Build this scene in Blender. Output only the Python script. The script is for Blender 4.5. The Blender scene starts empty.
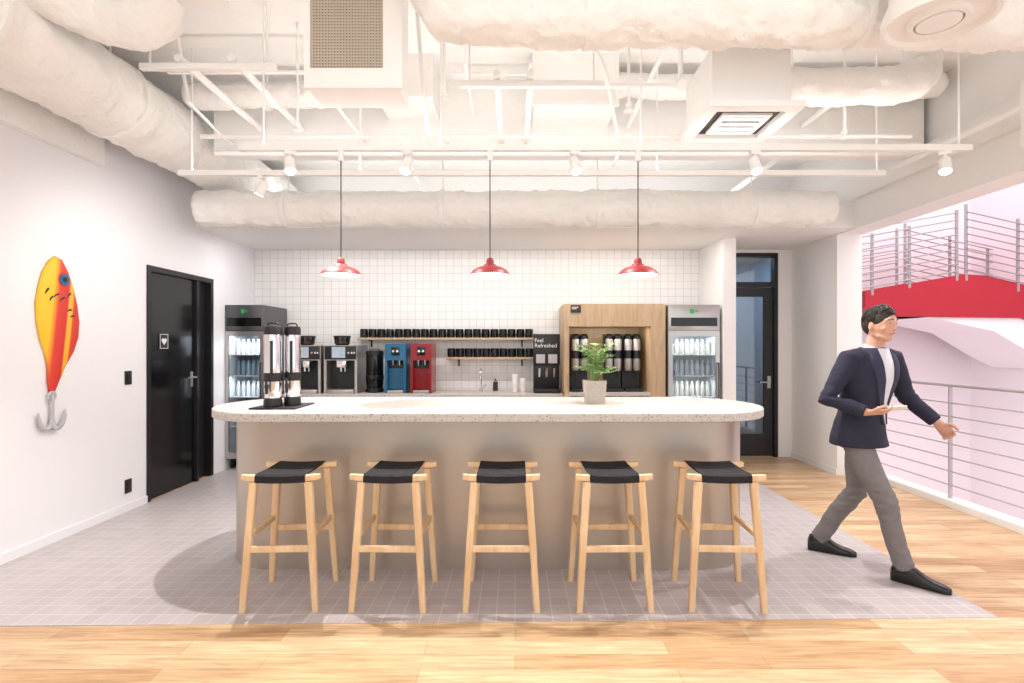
import bpy, bmesh, math, random
from mathutils import Vector, Matrix, noise
random.seed(7)
sc = bpy.context.scene
C = sc.collection
PI = math.pi
F = 540.0; EYE = 1.44
V = Vector

# ------------------------------------------------------------------ materials
def lin(c):
    r = []
    for v in c[:3]:
        v = v/255.0
        r.append(v/12.92 if v <= .04045 else ((v+.055)/1.055)**2.4)
    return tuple(r)+(1.0,)

def mat(name, col, rough=.5, metal=0, var=.05, scale=6, bump=0, bscale=None, emit=0, spec=.5):
    m = bpy.data.materials.new(name); m.use_nodes = True
    nt = m.node_tree; N = nt.nodes; L = nt.links
    b = N['Principled BSDF']
    tc = N.new('ShaderNodeTexCoord'); nz = N.new('ShaderNodeTexNoise'); nz.inputs['Scale'].default_value = scale
    nz.inputs['Detail'].default_value = 4
    L.new(tc.outputs['Object'], nz.inputs['Vector'])
    mx = N.new('ShaderNodeMix'); mx.data_type = 'RGBA'
    c = lin(col)
    mx.inputs[6].default_value = tuple(min(1, x*(1-var)) for x in c[:3])+(1,)
    mx.inputs[7].default_value = tuple(min(1, x*(1+var)) for x in c[:3])+(1,)
    L.new(nz.outputs['Fac'], mx.inputs[0]); L.new(mx.outputs[2], b.inputs['Base Color'])
    b.inputs['Roughness'].default_value = rough; b.inputs['Metallic'].default_value = metal
    b.inputs['Specular IOR Level'].default_value = spec
    if bump:
        bn = N.new('ShaderNodeTexNoise'); bn.inputs['Scale'].default_value = bscale or scale*4
        bn.inputs['Detail'].default_value = 5
        L.new(tc.outputs['Object'], bn.inputs['Vector'])
        bp = N.new('ShaderNodeBump'); bp.inputs['Strength'].default_value = bump; bp.inputs['Distance'].default_value = .02
        L.new(bn.outputs['Fac'], bp.inputs['Height']); L.new(bp.outputs['Normal'], b.inputs['Normal'])
    if emit:
        L.new(mx.outputs[2], b.inputs['Emission Color']); b.inputs['Emission Strength'].default_value = emit
    return m

def glass(name, tint, gl=.1, rough=.02):
    m = bpy.data.materials.new(name); m.use_nodes = True
    nt = m.node_tree; N = nt.nodes; L = nt.links
    N.remove(N['Principled BSDF'])
    t = N.new('ShaderNodeBsdfTransparent'); t.inputs[0].default_value = lin(tint)
    g = N.new('ShaderNodeBsdfGlossy'); g.inputs['Roughness'].default_value = rough
    lw = N.new('ShaderNodeLayerWeight'); lw.inputs[0].default_value = .2
    ad = N.new('ShaderNodeMath'); ad.operation = 'MULTIPLY_ADD'; ad.inputs[1].default_value = .5; ad.inputs[2].default_value = gl
    L.new(lw.outputs['Fresnel'], ad.inputs[0])
    mx = N.new('ShaderNodeMixShader'); L.new(ad.outputs[0], mx.inputs[0])
    L.new(t.outputs[0], mx.inputs[1]); L.new(g.outputs[0], mx.inputs[2])
    L.new(mx.outputs[0], N['Material Output'].inputs[0])
    return m

def brick(name, c1, c2, cm, w, h, mortar, rough, rot=None, offset=0.0, grain=False, freq=2, bump=.15):
    m = bpy.data.materials.new(name); m.use_nodes = True
    nt = m.node_tree; N = nt.nodes; L = nt.links; b = N['Principled BSDF']
    tc = N.new('ShaderNodeTexCoord'); mp = N.new('ShaderNodeMapping')
    if rot: mp.inputs['Rotation'].default_value = rot
    L.new(tc.outputs['Object'], mp.inputs['Vector'])
    br = N.new('ShaderNodeTexBrick'); br.offset = offset; br.offset_frequency = freq; br.squash = 1
    br.inputs['Scale'].default_value = 1; br.inputs['Brick Width'].default_value = w; br.inputs['Row Height'].default_value = h
    br.inputs['Mortar Size'].default_value = mortar; br.inputs['Mortar Smooth'].default_value = .1
    br.inputs['Color1'].default_value = lin(c1); br.inputs['Color2'].default_value = lin(c2); br.inputs['Mortar'].default_value = lin(cm)
    L.new(mp.outputs[0], br.inputs['Vector'])
    out = br.outputs['Color']
    if grain:
        for scl, ns, lo, hi, fac in (((1.6, 22, 1), 2.2, (.72, .66, .60, 1), (1.05, 1.04, 1.03, 1), .95), ((.9, 5, 1), 1.7, (.82, .77, .72, 1), (1.06, 1.06, 1.06, 1), .9)):
            m2 = N.new('ShaderNodeMapping'); m2.inputs['Scale'].default_value = scl
            L.new(tc.outputs['Object'], m2.inputs['Vector'])
            nz = N.new('ShaderNodeTexNoise'); nz.inputs['Scale'].default_value = ns; nz.inputs['Detail'].default_value = 6; nz.inputs['Distortion'].default_value = .9
            L.new(m2.outputs[0], nz.inputs['Vector'])
            rp = N.new('ShaderNodeValToRGB'); rp.color_ramp.elements[0].position = .32; rp.color_ramp.elements[1].position = .66
            rp.color_ramp.elements[0].color = lo; rp.color_ramp.elements[1].color = hi
            L.new(nz.outputs['Fac'], rp.inputs[0])
            mx = N.new('ShaderNodeMix'); mx.data_type = 'RGBA'; mx.blend_type = 'MULTIPLY'; mx.inputs[0].default_value = fac
            L.new(out, mx.inputs[6]); L.new(rp.outputs[0], mx.inputs[7]); out = mx.outputs[2]
    L.new(out, b.inputs['Base Color'])
    b.inputs['Roughness'].default_value = rough
    bp = N.new('ShaderNodeBump'); bp.invert = True; bp.inputs['Strength'].default_value = bump; bp.inputs['Distance'].default_value = .004
    L.new(br.outputs['Fac'], bp.inputs['Height']); L.new(bp.outputs['Normal'], b.inputs['Normal'])
    return m

def woodmat(name, ca, cb, stretch, rough=.5):
    m = bpy.data.materials.new(name); m.use_nodes = True
    nt = m.node_tree; N = nt.nodes; L = nt.links; b = N['Principled BSDF']
    tc = N.new('ShaderNodeTexCoord'); mp = N.new('ShaderNodeMapping'); mp.inputs['Scale'].default_value = stretch
    L.new(tc.outputs['Object'], mp.inputs['Vector'])
    nz = N.new('ShaderNodeTexNoise'); nz.inputs['Scale'].default_value = 3; nz.inputs['Detail'].default_value = 6; nz.inputs['Distortion'].default_value = .8
    L.new(mp.outputs[0], nz.inputs['Vector'])
    rp = N.new('ShaderNodeValToRGB'); rp.color_ramp.elements[0].position = .3; rp.color_ramp.elements[1].position = .7
    rp.color_ramp.elements[0].color = lin(ca); rp.color_ramp.elements[1].color = lin(cb)
    L.new(nz.outputs['Fac'], rp.inputs[0]); L.new(rp.outputs[0], b.inputs['Base Color'])
    b.inputs['Roughness'].default_value = rough
    return m

def terrazzo(name):
    m = bpy.data.materials.new(name); m.use_nodes = True
    nt = m.node_tree; N = nt.nodes; L = nt.links; b = N['Principled BSDF']
    tc = N.new('ShaderNodeTexCoord')
    vo = N.new('ShaderNodeTexVoronoi'); vo.inputs['Scale'].default_value = 95
    L.new(tc.outputs['Object'], vo.inputs['Vector'])
    sp = N.new('ShaderNodeSeparateColor'); L.new(vo.outputs['Color'], sp.inputs[0])
    rp = N.new('ShaderNodeValToRGB'); rp.color_ramp.interpolation = 'CONSTANT'
    e = rp.color_ramp.elements
    e[0].position = 0; e[0].color = lin((198, 192, 186)); e[1].position = .6; e[1].color = lin((211, 205, 199))
    for p, c in ((.78, (174, 163, 153)), (.9, (146, 134, 126)), (.96, (186, 178, 171))):
        x = e.new(p); x.color = lin(c)
    L.new(sp.outputs[0], rp.inputs[0])
    rd = N.new('ShaderNodeValToRGB'); rd.color_ramp.elements[0].position = .42; rd.color_ramp.elements[1].position = .58
    L.new(vo.outputs['Distance'], rd.inputs[0])
    mx = N.new('ShaderNodeMix'); mx.data_type = 'RGBA'
    L.new(rd.outputs[0], mx.inputs[0]); L.new(rp.outputs[0], mx.inputs[6]); mx.inputs[7].default_value = lin((200, 194, 188))
    L.new(mx.outputs[2], b.inputs['Base Color']); b.inputs['Roughness'].default_value = .4
    return m

def luremat(name, y0, y1):
    m = bpy.data.materials.new(name); m.use_nodes = True
    nt = m.node_tree; N = nt.nodes; L = nt.links; b = N['Principled BSDF']
    tc = N.new('ShaderNodeTexCoord'); sx = N.new('ShaderNodeSeparateXYZ'); L.new(tc.outputs['Object'], sx.inputs[0])
    mr = N.new('ShaderNodeMapRange'); mr.inputs[1].default_value = y0; mr.inputs[2].default_value = y1
    sh = N.new('ShaderNodeMath'); sh.operation = 'MULTIPLY_ADD'; sh.inputs[1].default_value = -.12
    L.new(sx.outputs[2], sh.inputs[0]); L.new(sx.outputs[1], sh.inputs[2]); L.new(sh.outputs[0], mr.inputs[0])
    rp = N.new('ShaderNodeValToRGB'); e = rp.color_ramp.elements
    e[0].position = .24; e[0].color = lin((246, 196, 44)); e[1].position = 1; e[1].color = lin((206, 44, 44))
    for p, c in ((.32, (240, 140, 44)), (.38, (220, 66, 46)), (.6, (212, 48, 46)), (.64, (244, 180, 50)), (.72, (244, 180, 50)), (.76, (220, 70, 46))):
        x = e.new(p); x.color = lin(c)
    L.new(mr.outputs[0], rp.inputs[0]); L.new(rp.outputs[0], b.inputs['Base Color']); b.inputs['Roughness'].default_value = .55
    return m

M = {}
M['wall'] = mat('wall_paint', (239, 238, 241), .85, var=.015, scale=2)
M['wallwarm'] = mat('warm_white_paint', (244, 242, 240), .8, var=.02, scale=2)
M['ceil'] = mat('ceiling_paint', (248, 246, 243), .9, var=.05, scale=5, bump=.4)
M['duct'] = mat('insulation_wrap', (248, 245, 241), .8, var=.06, scale=5, bump=1.0, bscale=16)
M['whitemetal'] = mat('white_painted_metal', (247, 245, 242), .45, var=.02)
M['tilefloor'] = brick('floor_tile', (182, 173, 173), (190, 181, 181), (208, 202, 200), .1, .1, .0028, .42)
M['wood'] = brick('oak_planks', (234, 206, 168), (206, 168, 126), (168, 134, 102), 1.15, .115, .0012, .34, offset=.37, grain=True)
M['walltile'] = brick('white_wall_tile', (238, 236, 234), (234, 231, 229), (206, 203, 201), .1, .1, .003, .25, rot=(PI/2, 0, 0))
M['black'] = mat('black_paint', (26, 25, 28), .4, var=.1)
M['blackgloss'] = mat('black_gloss', (16, 16, 18), .15, var=.1)
M['blackplastic'] = mat('black_plastic', (30, 30, 32), .4, var=.1)
M['steel'] = mat('brushed_steel', (186, 184, 182), .3, metal=.85, var=.05, scale=20)
M['darksteel'] = mat('dark_steel', (98, 98, 100), .35, metal=.7, var=.05, scale=20)
M['chrome'] = mat('chrome', (225, 225, 228), .12, metal=1, var=.02)
M['greysteel'] = mat('grey_steel', (160, 156, 158), .4, metal=.5, var=.04)
M['palesteel'] = mat('pale_steel', (188, 182, 186), .4, metal=.3, var=.04)
M['terrazzo'] = terrazzo('terrazzo')
M['taupe'] = mat('taupe_metal_panel', (188, 177, 166), .36, metal=.65, var=.015, scale=2)
M['oak'] = woodmat('oak_stool', (218, 182, 140), (238, 208, 168), (6, 6, 1.2), .6)
M['oakcab'] = woodmat('oak_veneer', (184, 154, 120), (208, 180, 146), (8, 8, .8), .5)
M['weave'] = mat('black_webbing', (30, 29, 34), .8, var=.25, scale=60, bump=.6, bscale=150)
M['red'] = mat('deep_red_enamel', (140, 34, 38), .45, var=.05)
M['redstair'] = mat('red_stair_paint', (172, 18, 40), .5, var=.05)
M['shadein'] = mat('lit_white_enamel_inside', (250, 225, 215), .5, var=.02, emit=.3)  # bulb light on the lining put in as emission
M['bulb'] = mat('lamp_glow', (255, 245, 232), .5, var=.01, emit=6)
M['blue'] = mat('teal_blue_gloss', (26, 104, 146), .25, var=.08)
M['redgloss'] = mat('dark_red_gloss', (150, 24, 34), .25, var=.08)
M['pink'] = mat('pink_lit_paint', (236, 216, 223), .85, var=.03, scale=1)  # pink atrium lighting put into the wall colour
M['palepink'] = mat('pale_pink_lit_paint', (244, 232, 235), .85, var=.03, scale=1)  # paler part of the pink atrium lighting, also put into the colour
M['mauve'] = mat('mauve_wall_paint', (222, 200, 210), .85, var=.04, scale=1)
M['bluewall'] = mat('blue_grey_wall', (168, 182, 196), .8, var=.1, scale=1)
M['tan'] = mat('tan_passage_ceiling', (216, 192, 162), .8, var=.05, scale=1)
M['clear'] = glass('fridge_glass', (235, 240, 243), .05)
M['dark_glass'] = glass('tinted_door_glass', (160, 172, 184), .12)
M['smoke'] = glass('smoked_glass', (110, 105, 100), .1)
M['led'] = mat('led_strip', (245, 248, 255), .5, var=.01, emit=4)
M['white'] = mat('white_plastic', (242, 240, 238), .4, var=.02)
M['fridgein'] = mat('fridge_liner', (226, 230, 235), .5, var=.02)
M['screen'] = mat('lit_screen', (150, 160, 170), .2, var=.3, scale=30, emit=.6)
M['green'] = mat('green_mark', (40, 150, 90), .4, var=.05, emit=.3)
M['leaf'] = mat('leaf_green', (146, 186, 112), .5, var=.35, scale=18)
M['leafstem'] = mat('stem_green', (126, 156, 90), .6, var=.1)
M['pot'] = mat('stone_pot', (186, 178, 166), .8, var=.2, scale=40, bump=.3)
M['soil'] = mat('soil', (60, 42, 30), .95, var=.3, scale=60)
M['navy'] = mat('navy_jacket_cloth', (34, 35, 56), .8, var=.15, scale=30, bump=.2, bscale=12)
M['navy2'] = mat('navy_lapel_cloth', (44, 45, 69), .75, var=.1, scale=30)
M['trouser'] = mat('grey_trouser_cloth', (122, 117, 118), .85, var=.12, scale=30, bump=.3, bscale=12)
M['skin'] = mat('skin', (208, 160, 138), .6, var=.08, scale=20)
M['hair'] = mat('dark_brown_hair', (42, 31, 27), .6, var=.3, scale=80, bump=.3, bscale=90)
M['lip'] = mat('lip', (180, 118, 104), .5, var=.05)
M['eyewhite'] = mat('eye_white', (205, 190, 182), .3, var=.01)
M['shirt'] = mat('white_shirt_cloth', (214, 214, 222), .8, var=.04)
M['shoe'] = mat('black_leather', (22, 20, 22), .25, var=.15)
M['can_a'] = mat('pale_bottle', (214, 216, 220), .3, var=.1)
M['can_b'] = mat('sky_bottle', (176, 196, 212), .3, var=.1)
M['can_c'] = mat('cream_bottle', (212, 206, 192), .3, var=.1)
M['mesh'] = mat('beige_grille', (206, 194, 178), .6, metal=.2, var=.04)
M['grilleback'] = mat('grille_backing', (134, 122, 110), .9, var=.1)
M['dark'] = mat('cavity_shade', (78, 70, 63), .9, var=.1)  # shade inside the diffuser opening, put into the colour
M['hook'] = mat('grey_hook', (190, 188, 192), .8, metal=0, var=.04)

# ------------------------------------------------------------------ mesh helpers
def box(bm, x0, x1, y0, y1, z0, z1, bev=0, seg=2):
    r = bmesh.ops.create_cube(bm, size=1, matrix=Matrix.Translation(((x0+x1)/2, (y0+y1)/2, (z0+z1)/2)) @ Matrix.Diagonal((abs(x1-x0), abs(y1-y0), abs(z1-z0), 1)))
    if bev:
        es = list({e for v in r['verts'] for e in v.link_edges})
        bmesh.ops.bevel(bm, geom=es, offset=bev, segments=seg, affect='EDGES', profile=.5)

def loft(bm, rings, n=20, cap=True, sq=0):
    R = []
    def k(t):
        if not sq: return 1
        return 1/((abs(math.cos(t))**sq+abs(math.sin(t))**sq)**(1/sq))
    for c, u, v in rings:
        R.append([bm.verts.new(V(c)+(V(u)*math.cos(2*PI*i/n)+V(v)*math.sin(2*PI*i/n))*k(2*PI*i/n)) for i in range(n)])
    for a, b in zip(R, R[1:]):
        for i in range(n):
            j = (i+1) % n
            bm.faces.new((a[i], a[j], b[j], b[i]))
    if cap:
        bm.faces.new(R[0][::-1]); bm.faces.new(R[-1])
    return R

def tube(bm, pts, rs, n=10, cap=True):
    pts = [V(p) for p in pts]
    if not isinstance(rs, (list, tuple)): rs = [rs]*len(pts)
    T = []
    for i in range(len(pts)):
        a = pts[max(0, i-1)]; b = pts[min(len(pts)-1, i+1)]
        T.append((b-a).normalized())
    ref = V((0, 0, 1)) if abs(T[0].z) < .9 else V((1, 0, 0))
    u = T[0].cross(ref).normalized(); rings = []
    for p, t, r in zip(pts, T, rs):
        u = (u-t*u.dot(t)).normalized(); w = t.cross(u)
        rings.append((p, u*r, w*r))
    return loft(bm, rings, n, cap)

def cyl(bm, p0, p1, r0, r1=None, n=16):
    return tube(bm, [p0, p1], [r0, r0 if r1 is None else r1], n)

def lathe(bm, prof, c=(0, 0, 0), n=24):
    c = V(c); R = []
    for r, z in prof:
        if r < 1e-6: R.append([bm.verts.new(c+V((0, 0, z)))])
        else: R.append([bm.verts.new(c+V((r*math.cos(2*PI*i/n), r*math.sin(2*PI*i/n), z))) for i in range(n)])
    for a, b in zip(R, R[1:]):
        for i in range(n):
            j = (i+1) % n
            if len(a) == 1 and len(b) == 1: continue
            if len(a) == 1: bm.faces.new((a[0], b[i], b[j]))
            elif len(b) == 1: bm.faces.new((a[i], a[j], b[0]))
            else: bm.faces.new((a[i], a[j], b[j], b[i]))

def prism(bm, pts, f, d0, d1):
    a = [bm.verts.new(f(x, y, d0)) for x, y in pts]; b = [bm.verts.new(f(x, y, d1)) for x, y in pts]
    bm.faces.new(a[::-1]); bm.faces.new(b)
    n = len(pts)
    for i in range(n):
        j = (i+1) % n
        bm.faces.new((a[i], a[j], b[j], b[i]))

def ell(bm, c, rx, ry, rz, nu=20, nv=12):
    r = bmesh.ops.create_uvsphere(bm, u_segments=nu, v_segments=nv, radius=1, matrix=Matrix.Translation(c) @ Matrix.Diagonal((rx, ry, rz, 1)))
    return r['verts']

def stadium(x0, x1, y0, y1, r, n=10):
    pts = []
    for cx, cy, a0 in ((x1-r, y0+r, -90), (x1-r, y1-r, 0), (x0+r, y1-r, 90), (x0+r, y0+r, 180)):
        for i in range(n+1):
            a = math.radians(a0+90*i/n); pts.append((cx+r*math.cos(a), cy+r*math.sin(a)))
    return pts

def obj(name, bm, m, parent=None, loc=None, sharp=35):
    bmesh.ops.remove_doubles(bm, verts=bm.verts, dist=1e-6)
    bmesh.ops.recalc_face_normals(bm, faces=bm.faces)
    me = bpy.data.meshes.new(name); bm.to_mesh(me); bm.free()
    for p in me.polygons: p.use_smooth = True
    me.set_sharp_from_angle(angle=math.radians(sharp))
    me.materials.append(m)
    o = bpy.data.objects.new(name, me); C.objects.link(o)
    if parent: o.parent = parent
    if loc: o.location = loc
    return o

def B(*boxes, bev=0):
    bm = bmesh.new()
    for b in boxes: box(bm, *b, bev=bev)
    return bm

def thing(name, label, cat, loc=(0, 0, 0), rz=0, group=None):
    o = bpy.data.objects.new(name, None); C.objects.link(o)
    o.location = loc; o.rotation_euler = (0, 0, rz); o.empty_display_size = .1
    o['label'] = label; o['category'] = cat
    if group: o['group'] = group
    return o

def tag(o, label, cat, group=None):
    o['label'] = label; o['category'] = cat
    if group: o['group'] = group
    return o

def struct(name, bm, m, parent=None, label=None):
    o = obj(name, bm, m, parent)
    if not parent: o['kind'] = 'structure'
    if label: o['label'] = label
    return o

def copy_tree(o, parent=None):
    c = o.copy(); C.objects.link(c)
    if parent: c.parent = parent
    for ch in list(o.children): copy_tree(ch, c)
    return c

def text(name, body, size, m, parent, loc, rot=(PI/2, 0, 0), align='LEFT'):
    cu = bpy.data.curves.new(name, 'FONT'); cu.body = body; cu.size = size; cu.extrude = .001; cu.align_x = align
    cu.space_line = .95
    t = bpy.data.objects.new(name+'_tmp', cu); C.objects.link(t)
    dg = bpy.context.evaluated_depsgraph_get()
    me = bpy.data.meshes.new_from_object(t.evaluated_get(dg))
    bpy.data.objects.remove(t); me.materials.clear(); me.materials.append(m)
    o = bpy.data.objects.new(name, me); C.objects.link(o); o.parent = parent; o.location = loc; o.rotation_euler = rot
    return o

def remesh(o, vox, it=4, fac=.5):
    m = o.modifiers.new('r', 'REMESH'); m.mode = 'VOXEL'; m.voxel_size = vox
    if it:
        s = o.modifiers.new('s', 'SMOOTH'); s.iterations = it; s.factor = fac
    dg = bpy.context.evaluated_depsgraph_get()
    me = bpy.data.meshes.new_from_object(o.evaluated_get(dg))
    mt = o.data.materials[0]
    o.modifiers.clear(); o.data = me
    me.materials.clear(); me.materials.append(mt)
    for p in me.polygons: p.use_smooth = True

def puff(o, f):
    vs = o.data.vertices; ns = [v.normal.copy() for v in vs]
    for v, n in zip(vs, ns): v.co = v.co+n*f(v.co)

# ------------------------------------------------------------------ room shell
XL = -3.4; YB = 7.07; ZC = 3.75; ZT = 3.752
struct('floor', B((XL-.2, 4.05, -3, 7.27, -.25, 0)), M['wood'], label='warm oak plank floor')
bm = bmesh.new(); prism(bm, [(XL, 2.77), (2.57, 2.87), (2.57, YB), (XL, YB)], lambda x, y, d: V((x, y, d)), -.02, .003)
struct('floor.001', bm, M['tilefloor'], label='grey mosaic tile floor around the bar')
struct('wall_left', B((XL-.2, XL, -3, 4.98, 0, ZC), (XL-.2, XL, 6.07, 7.27, 0, ZC), (XL-.2, XL, 4.98, 6.07, 2.2, ZC)), M['wall'])
struct('wall_back', B((XL, 2.58, YB, 7.27, 0, ZC), (3.44, 3.9, YB, 7.27, 0, ZC), (2.58, 3.44, YB, 7.27, 2.67, ZC)), M['wallwarm'])
struct('wall_back.001', B((XL, 2.42, YB-.015, YB, 0, 2.71)), M['walltile'], label='white square tiled wall behind the bar')
struct('wall_partition', B((2.42, 2.57, 6.28, YB, 0, 2.71)), M['wallwarm'])
struct('wall_right', B((3.62, 3.9, 6.07, YB, 0, 2.7)), M['wallwarm'])
struct('wall_right.001', B((3.62, 3.9, -3, YB, 2.7, ZC), (3.56, 3.62, -3, 5.76, 3.0, 3.2)), M['wallwarm'], label='white downstand beam over the railing')
struct('ceiling', B((XL-.2, 3.9, -3, 7.27, ZC, ZC+.15)), M['ceil'])
struct('ceiling.001', B((XL, 3.62, 5.76, YB, 2.71, 2.95)), M['wallwarm'], label='dropped white soffit over the back counter')
struct('ceiling.002', B((-2.62, 3.56, 4.7, 4.95, 3.15, ZC)), M['ceil'], label='white painted ceiling beam across the room')
struct('trim_1', B((XL, XL+.06, -3, 4.4, 2.92, ZC)), M['ceil'], label='shallow bulkhead along the top of the left wall')
struct('baseboard_left', B((XL, XL+.012, -3, 4.98, 0, .07)), M['wall'])
struct('baseboard_right', B((3.608, 3.62, 6.07, YB, 0, .07)), M['wall'])
struct('trim_2', B((3.9, 4.05, -1.5, 6.07, 0, .06)), M['wallwarm'], label='white kerb under the steel railing')
# atrium beyond the railing
struct('floor.002', B((4.05, 7.8, -3, 9.2, -3.2, -3)), M['mauve'], label='lower atrium floor')
struct('wall_atrium_right', B((7.6, 7.8, -3, 9.2, 1.9, 5.5)), M['pink'])
struct('wall_atrium_right.001', B((7.6, 7.8, -3, 9.2, -3, 1.9)), M['palepink'], label='pale lower atrium wall beyond the railing')
struct('wall_atrium_back', B((3.9, 7.6, 9.0, 9.2, 1.9, 5.5)), M['pink'])
struct('wall_atrium_back.001', B((3.9, 7.6, 9.0, 9.2, -3, 1.9)), M['palepink'], label='pale lower atrium end wall')
# room behind the glass door
struct('wall_passage', B((2.0, 3.9, 8.85, 8.95, 0, 2.8), (2.0, 2.05, 7.27, 8.85, 0, 2.8), (3.85, 3.9, 7.27, 8.85, 0, 2.8)), M['bluewall'])
struct('ceiling.003', B((2.0, 3.9, 7.27, 8.95, 2.8, 2.9)), M['tan'], label='tan ceiling of the passage behind the glass door')
struct('floor.003', B((2.0, 3.9, 7.27, 8.95, -.2, 0)), M['wood'], label='floor of the passage behind the glass door')

# left door
d = struct('door_1', B((XL-.12, XL+.012, 4.98, 5.03, 0, 2.2), (XL-.12, XL+.012, 6.02, 6.07, 0, 2.2), (XL-.12, XL+.012, 5.03, 6.02, 2.15, 2.2), (XL-.12, XL, 5.775, 5.815, 0, 2.15)), M['black'], label='black door and frame in the left wall')
obj('door_leaf', B((XL-.07, XL-.03, 5.033, 5.772, .005, 2.147)), M['blackgloss'], d)
obj('side_panel', B((XL-.09, XL-.06, 5.818, 6.017, .005, 2.147)), M['black'], d)
bm = bmesh.new(); box(bm, XL-.03, XL-.02, 5.70, 5.74, 1.02, 1.18, .003); cyl(bm, (XL-.03, 5.72, 1.12), (XL+.02, 5.72, 1.12), .011); tube(bm, [(XL+.02, 5.73, 1.12), (XL+.02, 5.6, 1.12)], .01)
obj('door_handle', bm, M['greysteel'], d)
sgn = obj('door_sign', B((XL-.03, XL-.022, 5.2, 5.33, 1.42, 1.57)), M['black'], d)
bm = bmesh.new()
hp = []
for i in range(28):
    t = 2*PI*i/28; hp.append((16*math.sin(t)**3*.0023, (13*math.cos(t)-5*math.cos(2*t)-2*math.cos(3*t)-math.cos(4*t))*.0023))
prism(bm, hp, lambda x, y, dd: V((XL+dd, 5.265+x, 1.497+y)), -.022, -.019)
for b in ((5.205, 5.325, 1.425, 1.43), (5.205, 5.325, 1.56, 1.565)): box(bm, XL-.022, XL-.02, b[0], b[1], b[2], b[3])
for b in ((5.205, 5.21), (5.32, 5.325)): box(bm, XL-.022, XL-.02, b[0], b[1], 1.43, 1.56)
obj('heart_emblem', bm, M['white'], sgn)

# back glass door
d = struct('door_2', B((2.58, 2.63, YB-.01, YB+.1, 0, 2.67), (3.39, 3.44, YB-.01, YB+.1, 0, 2.67), (2.63, 3.39, YB-.01, YB+.1, 2.62, 2.67), (2.63, 3.39, YB-.01, YB+.1, 2.22, 2.29)), M['black'], label='black framed glass door with transom')
obj('transom_glass', B((2.63, 3.39, YB+.03, YB+.04, 2.29, 2.62)), M['dark_glass'], d)
lf = obj('door_leaf', B((2.635, 2.74, YB+.02, YB+.06, .01, 2.215), (3.27, 3.385, YB+.02, YB+.06, .01, 2.215), (2.74, 3.27, YB+.02, YB+.06, .01, .3), (2.74, 3.27, YB+.02, YB+.06, 2.1, 2.215)), M['black'], d)
obj('door_glass', B((2.74, 3.27, YB+.035, YB+.045, .3, 2.1)), M['dark_glass'], lf)
bm = bmesh.new(); tube(bm, [(3.33, YB+.02, .98), (3.33, YB-.03, .98), (3.2, YB-.03, .98)], .011); box(bm, 3.31, 3.35, YB+.005, YB+.02, .9, 1.06)
obj('door_handle', bm, M['steel'], lf)

# wall plates
t = thing('light_switch', 'black light switch plate on left wall beside the black door', 'switch', (XL, 4.74, 1.17))
obj('plate', B((0, .01, -.04, .04, -.06, .06), bev=.003), M['black'], t); obj('rocker', B((.01, .016, -.018, .018, -.03, .03)), M['blackplastic'], t)
t = thing('wall_outlet', 'black power outlet low on the left wall near baseboard', 'outlet', (XL, 4.74, .22))
obj('plate', B((0, .01, -.04, .04, -.06, .06), bev=.003), M['black'], t); obj('socket', B((.01, .014, -.02, .02, .008, .035), (.01, .014, -.02, .02, -.035, -.008)), M['blackplastic'], t)

# ------------------------------------------------------------------ wall sculpture
def wp(px, py):
    Y = F*3.4/(515-px); return (Y-4.0, EYE-(py-347)*Y/F-1.55)
lt = [(53, 256), (47, 261), (41, 271), (37, 285), (34, 303), (35, 322), (38, 338), (43, 352), (46, 368), (46, 382), (48, 393)]
rt = [(52, 393), (57, 381), (63, 367), (71, 353), (76, 338), (77, 322), (75, 305), (71, 288), (66, 272), (60, 260)]
ol = [wp(*p) for p in lt+rt]
cy = sum(p[0] for p in ol)/len(ol); cz = sum(p[1] for p in ol)/len(ol)
t = thing('wall_sculpture', 'large yellow and red fishing lure sculpture mounted on white left wall', 'wall art', (XL, 4.0, 1.55))
bm = bmesh.new(); R = []
for s, x in ((.98, .002), (1, .006), (1, .016), (.97, .024), (.88, .029), (.6, .032), (.3, .033)):
    R.append([bm.verts.new((x, cy+(p[0]-cy)*s, cz+(p[1]-cz)*(s if s > .9 else s+.05))) for p in ol])
n = len(ol)
for a, b in zip(R, R[1:]):
    for i in range(n): bm.faces.new((a[i], a[(i+1) % n], b[(i+1) % n], b[i]))
bm.faces.new(R[0]); bm.faces.new(R[-1])
obj('lure_body', bm, luremat('lure_paint', wp(34, 320)[0], wp(77, 320)[0]), t, sharp=80)
ey, ez = wp(60, 280)
bm = bmesh.new(); cyl(bm, (.016, ey, ez), (.038, ey, ez), .048, .043, 20); e = obj('eye', bm, M['blue'], t)
bm = bmesh.new(); cyl(bm, (.038, ey, ez), (.04, ey, ez), .02, n=16); obj('pupil', bm, M['black'], e)
bm = bmesh.new(); cyl(bm, (.016, ey, ez), (.034, ey, ez), .06, .056, 20); obj('eye_ring', bm, mat('ring_red', (206, 56, 46), .5), t)
for px, py, w, sl in ((52, 297, .08, .5), (58, 301, .09, .6), (65, 297, .055, .9), (65, 312, .06, .2), (68, 318, .06, .1), (43, 292, .04, 1.2), (47, 300, .045, 1.2)):
    y, z = wp(px, py); bm = bmesh.new()
    tube(bm, [(.024, y-w/2, z-w*sl*.5), (.031, y-w*.1, z+.012), (.031, y+w*.2, z+.016+w*sl*.2), (.026, y+w/2, z+w*sl*.5)], [.004, .0075, .0075, .003], 8); obj('gill_mark', bm, M['black'], t)
bm = bmesh.new()
y0, z0 = wp(49, 393); ys, zs = wp(49, 418)
tube(bm, [(.022, y0, z0-.02), (.022, ys, zs)], .014, 8)
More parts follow.
